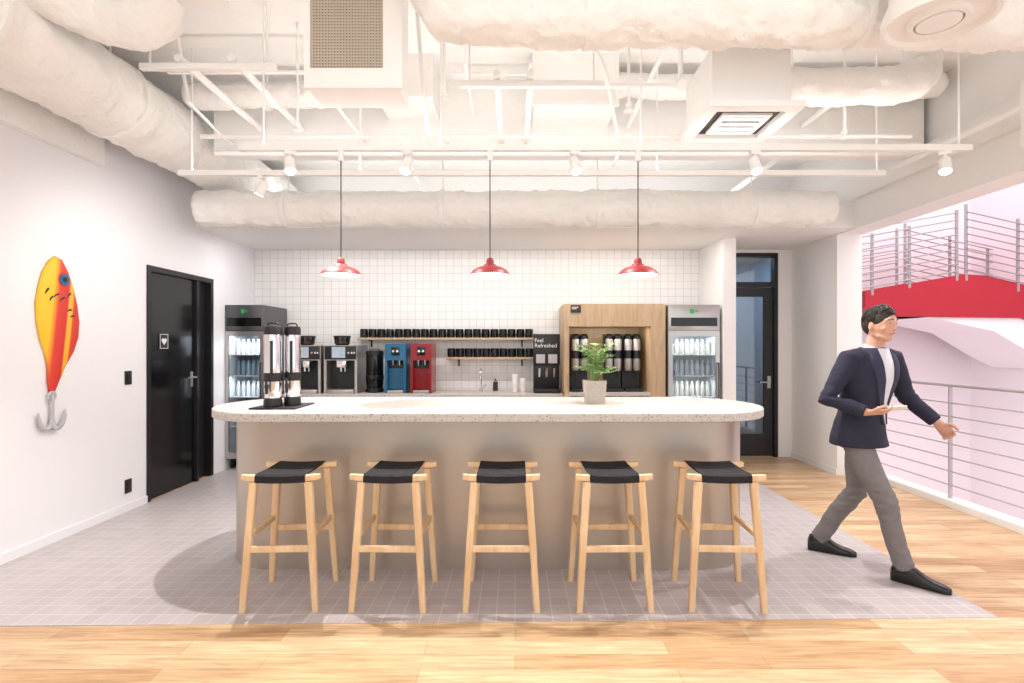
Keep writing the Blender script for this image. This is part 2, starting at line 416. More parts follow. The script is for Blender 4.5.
for (ax, ay) in (((.0), -.1), ((.0), .1), ((.06), .03)):
    pts = []
    for i in range(9):
        a = PI*i/8; pts.append((.022+ax*(1-math.cos(a))/2*1.0, ys+ay*(1-math.cos(a))/2*1.15, zs-.1*math.sin(a)*1.0+ (.05*i/8)))
    tube(bm, pts, [.016]*7+[.013, .004], 8)
obj('hook', bm, M['hook'], t)
bm = bmesh.new()
ring = [(.022, y0+.03*math.cos(2*PI*i/12), z0-.02+.03*math.sin(2*PI*i/12)) for i in range(13)]
tube(bm, ring, .008, 6); obj('ring', bm, M['hook'], t)

# ------------------------------------------------------------------ bar counter
t = thing('bar_counter', 'long taupe bar island with rounded ends and white speckled top', 'bar counter', (0, 0, .003))
bm = bmesh.new()
o1 = stadium(-2.0, 1.65, 3.19, 4.23, .5, 14)
ins = stadium(-1.994, 1.644, 3.196, 4.224, .494, 14)
lv = []
for pts, z in ((ins, .990), (o1, .996), (o1, 1.041), (ins, 1.047)):
    lv.append([bm.verts.new((x, y, z)) for x, y in pts])
for a, b in zip(lv, lv[1:]):
    for i in range(len(a)):
        j = (i+1) % len(a); bm.faces.new((a[i], a[j], b[j], b[i]))
bm.faces.new(lv[0][::-1]); bm.faces.new(lv[-1])
obj('countertop', bm, M['terrazzo'], t)
bm = bmesh.new(); prism(bm, stadium(-1.93, 1.565, 3.49, 4.15, .33, 14), lambda x, y, dd: V((x, y, dd)), .0, .990)
obj('base_panel', bm, M['taupe'], t)

# ------------------------------------------------------------------ stools
def make_stool():
    t = thing('bar_stool', '', 'stool', (0, 0, .003), 0, 'oak bar stools along the bar')
    def rz(x): return .712+.014*(abs(x)/.215)**2
    for s in (-1, 1):
        bm = bmesh.new(); R = []
        for i in range(17):
            x = -.21+.42*i/16; z = rz(x); h = .0185*(1-.25*(abs(x)/.215)**6)
            R.append((V((x, s*.165, z)), V((0, .0185, 0)), V((0, 0, h))))
        loft(bm, R, 16, sq=5); obj('seat_rail', bm, M['oak'], t)
    for sx in (-1, 1):
        for sy in (-1, 1):
            bm = bmesh.new(); Rr = []
            for p, r in (((sx*.195, sy*.195, 0), .017), ((sx*.172, sy*.18, .36), .0195), ((sx*.148, sy*.165, .70), .021)):
                Rr.append((V(p), V((r, 0, 0)), V((0, r, 0))))
            loft(bm, Rr, 20, sq=5); obj('leg', bm, M['oak'], t)
    for s in (-1, 1):
        bm = bmesh.new(); R = [(V((x, s*.182, .335)), V((0, .011, 0)), V((0, 0, .018))) for x in (-.172, .172)]
        loft(bm, R, 16, sq=5); obj('stretcher', bm, M['oak'], t)
        bm = bmesh.new(); R = [(V((s*.17, y, .40)), V((.011, 0, 0)), V((0, 0, .016))) for y in (-.178, .178)]
        loft(bm, R, 16, sq=5); obj('stretcher', bm, M['oak'], t)
    bm = bmesh.new(); R = []
    top = [(-.188, -.02), (-.189, 0), (-.185, .017), (-.172, .025), (-.15, .025), (-.1, .023), (0, .021), (.1, .023), (.15, .025), (.172, .025), (.185, .017), (.189, 0), (.188, -.02)]
    bot = [(.1845, -.02), (.1845, 0), (.18, .015), (.165, .02), (.1, .013), (0, .011), (-.1, .013), (-.165, .02), (-.18, .015), (-.1845, 0), (-.1845, -.02)]
    for i in range(9):
        x = -.135+.27*i/8
        R.append([bm.verts.new((x, y, rz(x)+z)) for y, z in top+bot])
    n = len(top+bot)
    for a, b in zip(R, R[1:]):
        for i in range(n): bm.faces.new((a[i], a[(i+1) % n], b[(i+1) % n], b[i]))
    bm.faces.new(R[0]); bm.faces.new(R[-1])
    obj('seat', bm, M['weave'], t)
    return t
st = make_stool()
for i, (x, r, lb) in enumerate([(-1.29, .04, 'oak bar stool with black webbing seat, leftmost in the row, below the coffee servers'),
        (-.69, -.02, 'oak bar stool with black woven seat, second from the left end'),
        (-.075, 0, 'oak bar stool with black woven seat in the middle of the row of five'),
        (.54, .02, 'oak bar stool with black woven seat, fourth along, under the potted plant'),
        (1.166, -.05, 'oak bar stool with black woven seat at right end, nearest the walking man')]):
    o = st if i == 0 else copy_tree(st)
    o.location = (x, 3.13, .003); o.rotation_euler.z = r; o['label'] = lb

# ------------------------------------------------------------------ pendants
def make_pendant():
    t = thing('pendant_lamp', '', 'pendant lamp', (0, 0, 0), 0, 'red pendant lamps over the bar')
    bm = bmesh.new()
    lathe(bm, [(.137, 0), (.135, .006), (.118, .03), (.085, .05), (.045, .062), (.04, .07), (.036, .075), (.0, .078), (.0, .072), (.034, .07), (.043, .056), (.083, .045), (.115, .025), (.133, .0), (.137, 0)], n=32)
    sh = obj('shade', bm, M['red'], t)
    bm = bmesh.new(); lathe(bm, [(.132, .001), (.114, .023), (.082, .043), (.04, .054), (0, .056)], n=32); obj('shade_lining', bm, M['shadein'], sh)
    bm = bmesh.new(); lathe(bm, [(0, .076), (.026, .076), (.026, .1), (.018, .115), (.006, .12), (0, .12)], n=16); obj('cap', bm, M['red'], t)
    bm = bmesh.new(); ell(bm, (0, 0, .022), .028, .028, .03, 14, 10); obj('bulb', bm, M['bulb'], t)
    bm = bmesh.new(); cyl(bm, (0, 0, .118), (0, 0, .835), .004, n=6); obj('cord', bm, M['black'], t)
    bm = bmesh.new(); cyl(bm, (0, 0, .77), (0, 0, .84), .02, n=12); obj('ceiling_cap', bm, M['whitemetal'], t)
    return t
pn = make_pendant()
for i, (px, lb) in enumerate([(341, 'red dome pendant lamp, left of three above the bar counter'), (490, 'red dome pendant lamp, middle of three above the bar counter'), (638, 'red dome pendant lamp, right of three above the bar counter')]):
    o = pn if i == 0 else copy_tree(pn)
    o.location = ((px-515)*3.65/F, 3.65, 1.925); o['label'] = lb
    l = bpy.data.lights.new('pendant_bulb', 'POINT'); l.energy = 5; l.color = (1, .88, .76); l.shadow_soft_size = .03
    lo = bpy.data.objects.new('pendant_light', l); C.objects.link(lo); lo.location = o.location+V((0, 0, -.03))

# ------------------------------------------------------------------ lights
def area(name, loc, target, sx, sy, e, col=(1, 1, 1)):
    l = bpy.data.lights.new(name, 'AREA'); l.shape = 'RECTANGLE'; l.size = sx; l.size_y = sy; l.energy = e; l.color = col
    o = bpy.data.objects.new(name, l); C.objects.link(o); o.location = loc
    o.rotation_euler = (V(target)-V(loc)).to_track_quat('-Z', 'Y').to_euler()

# ------------------------------------------------------------------ lighting tracks
def track(label, x0, x1, y, rod):
    c = (x0+x1)/2
    t = thing('lighting_track', label, 'track', (c, y, 2.765), 0, 'lighting tracks over the bar')
    h = (x1-x0)/2
    obj('rail', B((-h, h, -.02, .02, 0, .04)), M['whitemetal'], t)
    for x in rod:
        bm = bmesh.new(); cyl(bm, (x-c, 0, .04), (x-c, 0, ZT-2.765), .007, n=6); obj('hanger_rod', bm, M['whitemetal'], t)
track('white lighting track nearer the camera, carrying the red pendants', -1.86, 3.08, 3.65, (-1.7, -.5, .85, 3.0))
track('white lighting track farther back, parallel behind the pendants', -2.6, 2.86, 4.18, (-2.5, -1.2, 1.1, 2.8))
# added upward fill for the ceiling, hidden on top of both track rails
area('track_fill_light', (.6, 3.65, 2.812), (.6, 3.65, 4), 4.6, .03, 5.5, (1, .99, .97))
area('track_fill_light', (.1, 4.18, 2.812), (.1, 4.18, 4), 5.2, .03, 10.5, (1, .99, .97))
area('soffit_top_fill', (0, 6.2, 2.96), (0, 6.2, 4), 6, .3, 24, (1, .99, .97))  # added fill hidden above the soffit, brightens the rear ceiling
def make_spot():
    t = thing('track_spotlight', '', 'spotlight', (0, 0, 0), 0, 'white track spotlights')
    bm = bmesh.new(); box(bm, -.035, .035, -.016, .016, -.025, 0); cyl(bm, (0, 0, -.05), (0, 0, -.025), .008, n=8); obj('adapter', bm, M['whitemetal'], t)
    bm = bmesh.new(); a = V((0, .02, -.05)); b = V((0, -.025, -.145))
    tube(bm, [a, a+(b-a)*.05, a+(b-a)*.8, b], [.028, .034, .038, .04], 18); hd = obj('lamp_head', bm, M['whitemetal'], t)
    bm = bmesh.new(); dd = (b-a).normalized(); cyl(bm, b, b+dd*.003, .033, n=18); obj('lens', bm, M['bulb'], hd)
    return t
sp = make_spot()
spots = [(290, 3.65, .5, 160, 'white track spotlight, farthest left on the near track'), (407, 3.65, -.4, 52, 'white track spotlight between the left and middle pendants'), (575, 3.65, .3, 52, 'white track spotlight between the middle and right pendants'),
         (755, 3.65, .1, 105, 'white track spotlight to the right of the right pendant'), (945, 3.65, -.6, 80, 'white track spotlight at far right end of the near track'),
         (262, 4.18, -PI/2, 45, 'white track spotlight at left end of the far track')]
for i, (px, y, r, en, lb) in enumerate(spots):
    o = sp if i == 0 else copy_tree(sp)
    o.location = ((px-515)*y/F, y, 2.765); o.rotation_euler.z = r; o['label'] = lb
    l = bpy.data.lights.new('track_spot', 'SPOT'); l.energy = en; l.color = (1, .97, .94); l.spot_size = math.radians(130); l.spot_blend = .7; l.shadow_soft_size = .018
    lo = bpy.data.objects.new('track_spot_light', l); C.objects.link(lo)
    dirv = V((math.sin(r)*.25, -math.cos(r)*.35, -1))
    if i == 5: dirv = V((-1, .35, -1.1))
    lo.location = o.location+V((math.sin(r)*.035, -math.cos(r)*.035, -.18)); lo.rotation_euler = dirv.to_track_quat('-Z', 'Y').to_euler()

# ------------------------------------------------------------------ ceiling services
def lumpy(bm, pts, r, n=52, amp=.085, step=.027):
    P = [V(p) for p in pts]; Q = []
    for a, b in zip(P, P[1:]):
        k = max(1, int((b-a).length/step))
        for i in range(k): Q.append(a+(b-a)*i/k)
    Q.append(P[-1])
    R = tube(bm, Q, r, n)
    for ring, q in zip(R, Q):
        for v in ring:
            nn = .5*noise.noise(v.co*3.2)+.35*noise.noise(v.co*8)+.5*abs(noise.noise(v.co*12))+.45*abs(noise.noise(v.co*23))-.25
            v.co = q+(v.co-q)*(1+amp*nn/r*.6)
def straps(t, cs, axis, r):
    a = V(axis)
    for c in cs:
        bm = bmesh.new(); cyl(bm, V(c)-a*.015, V(c)+a*.015, r, n=24); obj('strap', bm, M['whitemetal'], t)
def rods(t, pts, top=ZT):
    for (x, y, z0) in pts:
        bm = bmesh.new(); cyl(bm, (x, y, z0), (x, y, top), .008, n=6); obj('hanger_rod', bm, M['whitemetal'], t)
t = thing('air_duct', 'wide cream insulation wrapped duct running along top of left wall', 'duct', (0, 0, 0))
bm = bmesh.new(); lumpy(bm, [(-3.0, .5, 3.27), (-3.0, 7.03, 3.29)], .275); obj('main_run', bm, M['duct'], t, sharp=180)
bm = bmesh.new(); lumpy(bm, [(-2.95, 2.85, 3.6), (-2.7, 3.1, 3.5), (-2.5, 3.25, 3.44), (-2.33, 3.3, 3.42), (-2.2, 3.32, 3.5), (-2.15, 3.33, 3.74)], .15); obj('branch', bm, M['duct'], t, sharp=180)
straps(t, [(-3.0, y, 3.28) for y in (1.6, 2.9, 4.0)], (0, 1, 0), .297); rods(t, [(-3.0, 2.2, 3.54), (-3.0, 4.0, 3.54)])
t = thing('air_duct', 'long cream wrapped duct hanging across the room behind the pendants', 'duct', (0, 0, 0))
bm = bmesh.new(); lumpy(bm, [(-3.05, 5.25, 2.78), (3.05, 5.25, 2.78)], .17); obj('main_run', bm, M['duct'], t, sharp=180)
straps(t, [(x, 5.25, 2.78) for x in (-2.2, -.7, .8, 2.3)], (1, 0, 0), .188); rods(t, [(x, 5.25, 2.95) for x in (-2.2, -.7, .8, 2.3)])
t = thing('air_duct', 'thick cream wrapped duct crossing the top right of the ceiling', 'duct', (0, 0, 0))
bm = bmesh.new(); lumpy(bm, [(-.5, 3.02, 3.6), (-.46, 3.0, 3.4), (-.36, 3.0, 3.3), (-.2, 3.0, 3.27), (3.5, 3.0, 3.25)], .145); obj('main_run', bm, M['duct'], t, sharp=180)
straps(t, [(x, 3.0, 3.262) for x in (.4, 1.9, 2.9)], (1, 0, 0), .16); rods(t, [(x, 3.0, 3.41) for x in (.4, 1.9, 2.9)])
t = thing('air_duct', 'thin wrapped flexible duct leaving the square metal duct to the right', 'duct', (0, 0, 0))
bm = bmesh.new(); lumpy(bm, [(.825, 4.46, 3.6), (1.5, 4.45, 3.57), (2.6, 4.46, 3.6), (3.5, 4.45, 3.6)], .095, n=32, amp=.06); obj('main_run', bm, M['duct'], t, sharp=180)
straps(t, [(1.6, 4.45, 3.572), (2.6, 4.46, 3.6)], (1, 0, 0), .105); rods(t, [(1.6, 4.45, 3.66), (2.6, 4.46, 3.68)])
t = thing('air_duct', 'thin wrapped flexible duct above the pipes at the left', 'duct', (0, 0, 0))
bm = bmesh.new(); lumpy(bm, [(-2.7, 4.46, 3.52), (-2.2, 4.47, 3.5), (-1.5, 4.46, 3.53), (-1.125, 4.46, 3.56)], .095, n=32, amp=.06); obj('main_run', bm, M['duct'], t, sharp=180)
straps(t, [(-2.05, 4.468, 3.506)], (1, 0, 0), .106); rods(t, [(-2.05, 4.468, 3.6)])
t = thing('air_diffuser', 'white square ceiling air diffuser box with round feed duct at right', 'air vent', (1.5, 3.64, 2.95))
obj('plenum_box', B((-.27, .23, -.26, .25, .02, .37), bev=.01), M['whitemetal'], t)
bm = bmesh.new(); lumpy(bm, [(.23, .0, .24), (1.0, 0, .25), (1.2, .03, .28), (1.3, .08, .4), (1.32, .1, .79)], .12, amp=.06); obj('feed_duct', bm, M['duct'], t, sharp=180)
obj('face_plate', B((-.3, .3, -.3, -.22, -.02, .02), (-.3, .3, .22, .3, -.02, .02), (-.3, -.22, -.22, .22, -.02, .02), (.22, .3, -.22, .22, -.02, .02)), M['whitemetal'], t)
obj('shade_plate', B((-.22, .22, -.22, .22, .012, .019)), M['dark'], t)  # dark plate standing in for the shade behind the blades
obj('inner_frame', B((-.16, .16, -.16, -.13, -.018, .0), (-.16, .16, .13, .16, -.018, .0), (-.16, -.13, -.13, .13, -.018, .0), (.13, .16, -.13, .13, -.018, .0)), M['whitemetal'], t)
for i in range(3):
    y = -.08+i*.08
    obj('blade', B((-.13, .13, y-.025, y+.025, -.012, -.004)), M['whitemetal'], t)
rods(t, [(-.2, -.2, .37), (.2, .2, .37)], ZT-2.95)
t = thing('return_air_grille', 'white box with beige mesh air grille at top of ceiling', 'air vent', (-.955, 3.2, 2.97))
obj('housing', B((-.27, .27, .02, .26, 0, ZT-2.97)), M['whitemetal'], t)
obj('frame', B((-.29, .29, -.015, .02, 0, .115), (-.29, -.255, -.015, .02, .115, .78), (.175, .29, -.015, .02, .115, .78)), M['whitemetal'], t)
obj('backing', B((-.255, .175, .014, .02, .115, .78)), M['grilleback'], t)
bm = bmesh.new()
for i in range(24): x = -.25+.425*i/24; box(bm, x, x+.0075, 0, .012, .115, .78)
for i in range(37): z = .12+.66*i/37; box(bm, -.255, .175, .002, .01, z, z+.0075)
obj('mesh_grille', bm, M['mesh'], t)
t = thing('round_diffuser', 'round white air diffuser at top right of the ceiling', 'air vent', (2.04, 2.6, 3.0))
bm = bmesh.new(); lathe(bm, [(0, .03), (.1, .03), (.1, 0), (.12, 0), (.13, .02), (.2, .02), (.215, 0), (.235, 0), (.235, .05), (.2, .14), (.2, .752), (0, .752)], n=36); obj('housing', bm, M['whitemetal'], t)
bm = bmesh.new(); lathe(bm, [(0, -.006), (.09, -.002), (.095, .02), (0, .02)], n=28); obj('center_disc', bm, M['whitemetal'], t)
for x0, x1, y0, y1, z0, lb in ((.15, .8, 4.24, 4.7, 3.35, 'square white sheet metal duct under the middle of the ceiling'), (-1.1, -.66, 4.25, 4.7, 3.42, 'small white sheet metal duct box behind the mesh grille')):
    t = thing('air_duct', lb, 'duct', (0, 0, 0))
    obj('casing', B((x0, x1, y0, y1, z0, ZT)), M['whitemetal'], t)
    obj('flange', B((x0-.015, x1+.015, y0-.012, y0+.02, z0-.015, z0+.02), (x0-.015, x0+.01, y0-.012, y0+.02, z0+.02, ZC), (x1-.01, x1+.015, y0-.012, y0+.02, z0+.02, ZC)), M['whitemetal'], t)
def strut(label, x0, x1, y, z):
    t = thing('strut_channel', label, 'strut', ((x0+x1)/2, y, z), 0, 'white strut channels hung from the ceiling')
    h = (x1-x0)/2; obj('channel', B((-h, h, -.022, .022, 0, .04), bev=.004), M['whitemetal'], t)
    for x in (-h+.06, h-.06):
        bm = bmesh.new(); cyl(bm, (x, 0, .038), (x, 0, ZT-z), .007, n=6); obj('hanger_rod', bm, M['whitemetal'], t)
strut('white strut channel hung on rods, at left of the mesh grille', -2.46, -1.57, 3.55, 3.26)
strut('white strut channel hung on rods, right of the mesh grille', -.36, .58, 3.56, 3.15)
strut('short white strut channel on rods right of the square diffuser', 2.0, 2.75, 4.02, 3.3)
def pipe(label, pts, r):
    bm = bmesh.new(); tube(bm, pts, r, 10); tag(obj('ceiling_pipe', bm, M['whitemetal']), label, 'pipe', 'white painted ceiling pipes')
pipe('thin white pipe on the left strut channel, outermost one', [(-2.2, 3.52, 3.328), (-2.2, 4.69, 3.328)], .026)
pipe('thin white pipe on the left strut channel, inner one', [(-1.85, 3.52, 3.328), (-1.85, 4.69, 3.328)], .026)
pipe('thin white pipe above the right strut channel, left one', [(-.12, 3.5, 3.216), (-.12, 4.69, 3.216)], .022)
pipe('thin white pipe above the right strut channel, right one', [(.10, 3.5, 3.216), (.10, 4.69, 3.216)], .022)
pipe('white pipe running along the right beam towards the back', [(3.3, 1.8, 3.0), (3.3, 4.72, 3.0)], .022)
pipe('thin slanting white conduit dropping beside the mesh grille', [(-.64, 3.5, 3.745), (-.6, 3.52, 3.08), (-.6, 3.7, 2.95), (-.6, 4.1, 2.93), (-.58, 4.69, 3.2)], .014)
pipe('long thin white sprinkler pipe across the ceiling under the beam', [(-2.55, 4.6, 3.09), (3.5, 4.6, 3.09)], .022)
pipe('white conduit from the ceiling to the beam left of square duct', [(-.38, 3.8, 3.74), (-.36, 3.9, 3.5), (-.36, 4.69, 3.45)], .016)
pipe('bent white conduit running towards the beam right of square duct', [(.98, 3.3, 3.74), (.98, 3.4, 3.4), (.98, 4.69, 3.35)], .018)
pipe('short white conduit above the far duct near left end', [(-1.2, 4.96, 3.5), (-1.2, 6.9, 3.5)], .025)
pipe('white conduit above the soffit near the right end', [(2.6, 4.96, 3.3), (2.6, 6.9, 3.3)], .03)
pipe('white cross pipe under the ceiling between strut channel and diffuser', [(.3, 3.85, 3.3), (1.15, 3.85, 3.3), (1.18, 3.85, 3.4), (1.18, 3.85, 3.74)], .018)
pipe('slim white conduit crossing above the left strut channel', [(-2.6, 4.05, 3.5), (-1.45, 4.05, 3.5), (-1.42, 4.05, 3.6), (-1.42, 4.05, 3.745)], .016)
pipe('slim white conduit rising beside the beam at far left', [(-2.5, 4.0, 3.74), (-2.48, 4.1, 3.3), (-2.45, 4.55, 3.2), (-2.45, 4.69, 3.2)], .014)
pipe('slanting white brace between ceiling and track left of the right pendant', [(.45, 3.7, 3.745), (.62, 3.72, 3.35), (.8, 4.1, 2.95), (.82, 4.5, 2.95)], .012)
pipe('slim white conduit crossing high above the middle pendant', [(-.5, 4.4, 3.66), (.1, 4.4, 3.66), (.12, 4.2, 3.64)], .014)
pipe('white pipe on the short strut channel, left of two', [(2.2, 3.95, 3.362), (2.2, 4.69, 3.362)], .022)
pipe('white pipe on the short strut channel, right of two', [(2.5, 3.95, 3.362), (2.5, 4.69, 3.362)], .022)
pipe('low white conduit over the bar between the two tracks', [(-2.3, 3.95, 2.98), (2.9, 3.95, 2.98)], .014)
pipe('slim bent white conduit above the left pendant', [(-1.35, 3.75, 3.745), (-1.33, 3.78, 3.25), (-1.3, 4.1, 3.2), (-1.3, 4.69, 3.22)], .013)
def drop(x, y, z, lb):
    t = thing('sprinkler_drop', lb, 'sprinkler', (x, y, z), 0, 'white sprinkler drops')
    bm = bmesh.new(); cyl(bm, (0, 0, .03), (0, 0, ZT-z), .01, n=8); obj('pipe', bm, M['whitemetal'], t)
    bm = bmesh.new(); lathe(bm, [(0, -.02), (.03, -.02), (.03, -.014), (.01, -.01), (.01, .01), (.02, .015), (.02, .03), (0, .03)], n=14); obj('head', bm, M['whitemetal'], t)
drop(-.44, 3.35, 2.98, 'white sprinkler drop pipe left of the right strut channel')
drop(.72, 3.42, 2.95, 'white sprinkler drop pipe left of the square air diffuser')
drop(2.35, 3.85, 2.95, 'white sprinkler drop pipe right of the square air diffuser')
drop(-1.55, 3.85, 3.0, 'white sprinkler drop pipe between left strut and grille')
t = thing('hanging_panel', 'small pale panel hung edge on at far right of ceiling', 'panel', (3.2, 3.3, 2.7))
obj('panel', B((-.02, .02, -.1, .1, 0, .42), bev=.004), M['whitemetal'], t)
for y in (-.07, .07):
    bm = bmesh.new(); cyl(bm, (0, y, .42), (0, y, ZT-2.7), .006, n=6); obj('hanger_rod', bm, M['whitemetal'], t)
t = thing('ceiling_fixture', 'small white box fixture at the top left edge of the ceiling', 'fixture', (-1.74, 2.95, 3.34))
obj('body', B((-.13, .13, -.1, .1, 0, .1), bev=.015), M['whitemetal'], t)
bm = bmesh.new(); cyl(bm, (0, 0, .1), (0, 0, ZT-3.34), .02, n=10); obj('mount_pole', bm, M['whitemetal'], t)

# ------------------------------------------------------------------ back counter and appliances
ZB = .88
t = thing('back_counter', 'pale back counter along the tiled wall behind the bar', 'counter', (0, 0, .003))
obj('cabinet_body', B((-2.76, .57, 6.46, 7.04, 0, ZB-.043)), M['taupe'], t)
obj('worktop', B((-2.76, .57, 6.4, 7.05, ZB-.043, ZB-.003), bev=.004), M['terrazzo'], t)
# coffee machines
def make_machine():
    t = thing('coffee_machine', '', 'coffee machine', (0, 0, 0), 0, 'coffee machines on the back counter')
    obj('body', B((-.2, .2, -.02, .25, 0, .58), (-.2, .2, -.2, -.02, .4, .58), (-.2, -.17, -.2, -.02, 0, .4), (.17, .2, -.2, -.02, 0, .4)), M['steel'], t)
    obj('recess', B((-.168, .168, -.03, -.021, .05, .395)), M['blackplastic'], t)
    p = obj('front_panel', B((-.19, .19, -.212, -.2, .41, .57), bev=.003), M['blackplastic'], t)
    obj('screen', B((-.1, .06, -.217, -.212, .43, .56)), M['screen'], p)
    for x in (.1, .14, .17):
        bm = bmesh.new(); cyl(bm, (x, -.212, .49), (x, -.22, .49), .012, n=12); obj('button', bm, M['chrome'], p)
    bm = bmesh.new(); box(bm, -.06, .06, -.19, -.06, .31, .4, .01); cyl(bm, (-.025, -.11, .31), (-.025, -.11, .26), .014, n=10); cyl(bm, (.025, -.11, .31), (.025, -.11, .26), .014, n=10)
    obj('spout', bm, M['chrome'], t)
    obj('drip_tray', B((-.165, .165, -.24, -.032, 0, .05), bev=.006), M['steel'], t)
    bm = bmesh.new(); R = [(V((-.06, .05, z)), V((s, 0, 0)), V((0, s, 0))) for z, s in ((.58, .07), (.6, .09), (.68, .1))]; loft(bm, R, 20); h = obj('bean_hopper', bm, M['smoke'], t)
    bm = bmesh.new(); cyl(bm, (-.06, .05, .68), (-.06, .05, .7), .105, n=20); obj('hopper_lid', bm, M['black'], h)
    return t
cm = make_machine()
for i, (x, lb) in enumerate([(-2.54, 'silver and black coffee machine beside left fridge, behind the tall servers'), (-2.1, 'silver and black coffee machine right of the other one, beside black urn')]):
    o = cm if i == 0 else copy_tree(cm); o.location = (x, 6.7, ZB); o['label'] = lb
def urn(name, label, loc, r, h, body, group=None, cat='beverage urn'):
    t = thing(name, label, cat, loc, 0, group)
    bm = bmesh.new(); lathe(bm, [(0, 0), (r*1.04, 0), (r*1.05, .012), (r*1.03, .04), (r*.9, .055), (0, .055)], n=24); obj('base', bm, M['black'], t)
    bm = bmesh.new(); lathe(bm, [(0, .055), (r*.94, .055), (r*.94, .09), (r, .1), (r, h-.08), (r*.95, h-.06), (0, h-.06)], n=28); bd = obj('body', bm, body, t)
    bm = bmesh.new(); lathe(bm, [(r*1.01, .16), (r*1.03, .165), (r*1.03, .21), (r*1.01, .215), (r*.9, .215), (r*.9, .16)], n=28); obj('band', bm, M['black'], bd)
    bm = bmesh.new(); lathe(bm, [(0, h-.06), (r*1.02, h-.06), (r*1.03, h-.03), (r*.95, h-.008), (r*.4, h), (0, h)], n=24); obj('lid', bm, M['black'], t)
    bm = bmesh.new(); cyl(bm, (0, -r, .13), (0, -r-.04, .13), .013, n=10); cyl(bm, (0, -r-.035, .145), (0, -r-.035, .085), .012, .009, n=10); tp = obj('tap', bm, M['black'], t)
    bm = bmesh.new(); tube(bm, [(0, -r-.035, .14), (0, -r-.045, .18)], .008, 8); obj('tap_lever', bm, M['black'], tp)
    bm = bmesh.new(); cyl(bm, (r*.3, -r-.004, .2), (r*.3, -r-.004, h-.1), .009, n=10); obj('sight_tube', bm, M['blackgloss'], t)
    bm = bmesh.new(); tube(bm, [(-r*.6, 0, h-.012), (-r*.6, 0, h+.006), (-r*.4, 0, h+.014), (r*.4, 0, h+.014), (r*.6, 0, h+.006), (r*.6, 0, h-.012)], .005, 8); obj('handle', bm, M['black'], t)
    return t
tag(obj('serving_tray', B((-1.66, -1.37, 3.36, 3.7, 1.05, 1.06), bev=.004), M['black']), 'flat black tray under the coffee servers on bar', 'tray')
urn('coffee_server', 'tall chrome coffee server at the left on black tray', (-1.555, 3.47, 1.06), .055, .52, M['chrome'], 'coffee servers on the bar', 'coffee server')
urn('coffee_server', 'tall chrome coffee server at the right on black tray', (-1.468, 3.56, 1.06), .052, .52, M['chrome'], 'coffee servers on the bar', 'coffee server')
urn('beverage_urn', 'black beverage urn on the back counter beside the blue dispenser', (-1.74, 6.7, ZB), .105, .52, M['blackgloss'])
def dispenser(label, x, m):
    t = thing('water_dispenser', label, 'dispenser', (x, 6.68, ZB), 0, 'coloured dispensers on the back counter')
    obj('body', B((-.125, .125, -.05, .2, 0, .6), (-.125, .125, -.18, -.05, .4, .6), (-.125, -.1, -.18, -.05, 0, .4), (.1, .125, -.18, -.05, 0, .4)), m, t)
    obj('recess', B((-.1, .1, -.056, -.051, .05, .4)), M['blackgloss'], t)
    p = obj('control_panel', B((-.05, .05, -.187, -.18, .46, .56), bev=.003), M['blackgloss'], t)
    for xx in (-.025, .025):
        bm = bmesh.new(); cyl(bm, (xx, -.187, .51), (xx, -.193, .51), .014, n=12); obj('button', bm, M['chrome'], p)
    for xx in (-.04, .04):
        bm = bmesh.new(); cyl(bm, (xx, -.12, .4), (xx, -.12, .34), .014, .01, n=10); obj('spout', bm, M['chrome'], t)
    obj('front_shield', B((-.1, .1, -.1, -.09, .05, .3)), m, t)
    obj('drip_tray', B((-.095, .095, -.2, -.06, 0, .04), bev=.004), M['steel'], t)
dispenser('glossy blue drink dispenser on the back counter', -1.44, M['blue'])
dispenser('glossy dark red drink dispenser on the back counter', -1.13, M['redgloss'])
# faucet
t = thing('sink_faucet', 'chrome gooseneck sink faucet on the back counter', 'faucet', (-.43, 6.85, ZB))
bm = bmesh.new(); tube(bm, [(0, 0, 0), (0, 0, .2)]+[(0, -.08+.08*math.cos(a*PI/6), .2+.08*math.sin(a*PI/6)) for a in range(1, 7)]+[(0, -.16, .15)], .012, 10); obj('spout', bm, M['chrome'], t)
bm = bmesh.new(); cyl(bm, (0, 0, 0), (0, 0, .03), .028, n=16); obj('base', bm, M['chrome'], t)
bm = bmesh.new(); tube(bm, [(.02, 0, .05), (.07, -.01, .08)], .008, 8); obj('lever', bm, M['chrome'], t)
# cups / bottles by the sink
def cupstack(x, n, lb):
    bm = bmesh.new(); pr = [(0, 0), (.028, 0)]
    for i in range(n): pr += [(.038, .1+i*.016), (.041, .103+i*.016), (.039, .108+i*.016)]
    pr += [(0, .108+(n-1)*.016)]; lathe(bm, pr, n=18); tag(obj('paper_cup_stack', bm, M['white'], loc=(x, 6.75, ZB)), lb, 'paper cups', 'paper cup stacks by the sink')
cupstack(.0, 8, 'white paper cup stack left of the pair beside the sink'); cupstack(.1, 5, 'shorter white paper cup stack next to the black sign')
bm = bmesh.new(); lathe(bm, [(0, 0), (.03, 0), (.032, .01), (.032, .11), (.012, .135), (.01, .16), (0, .16)], n=18); tag(obj('soap_bottle', bm, M['smoke'], loc=(-.25, 6.9, ZB)), 'small soap bottle right of the sink faucet', 'soap bottle')
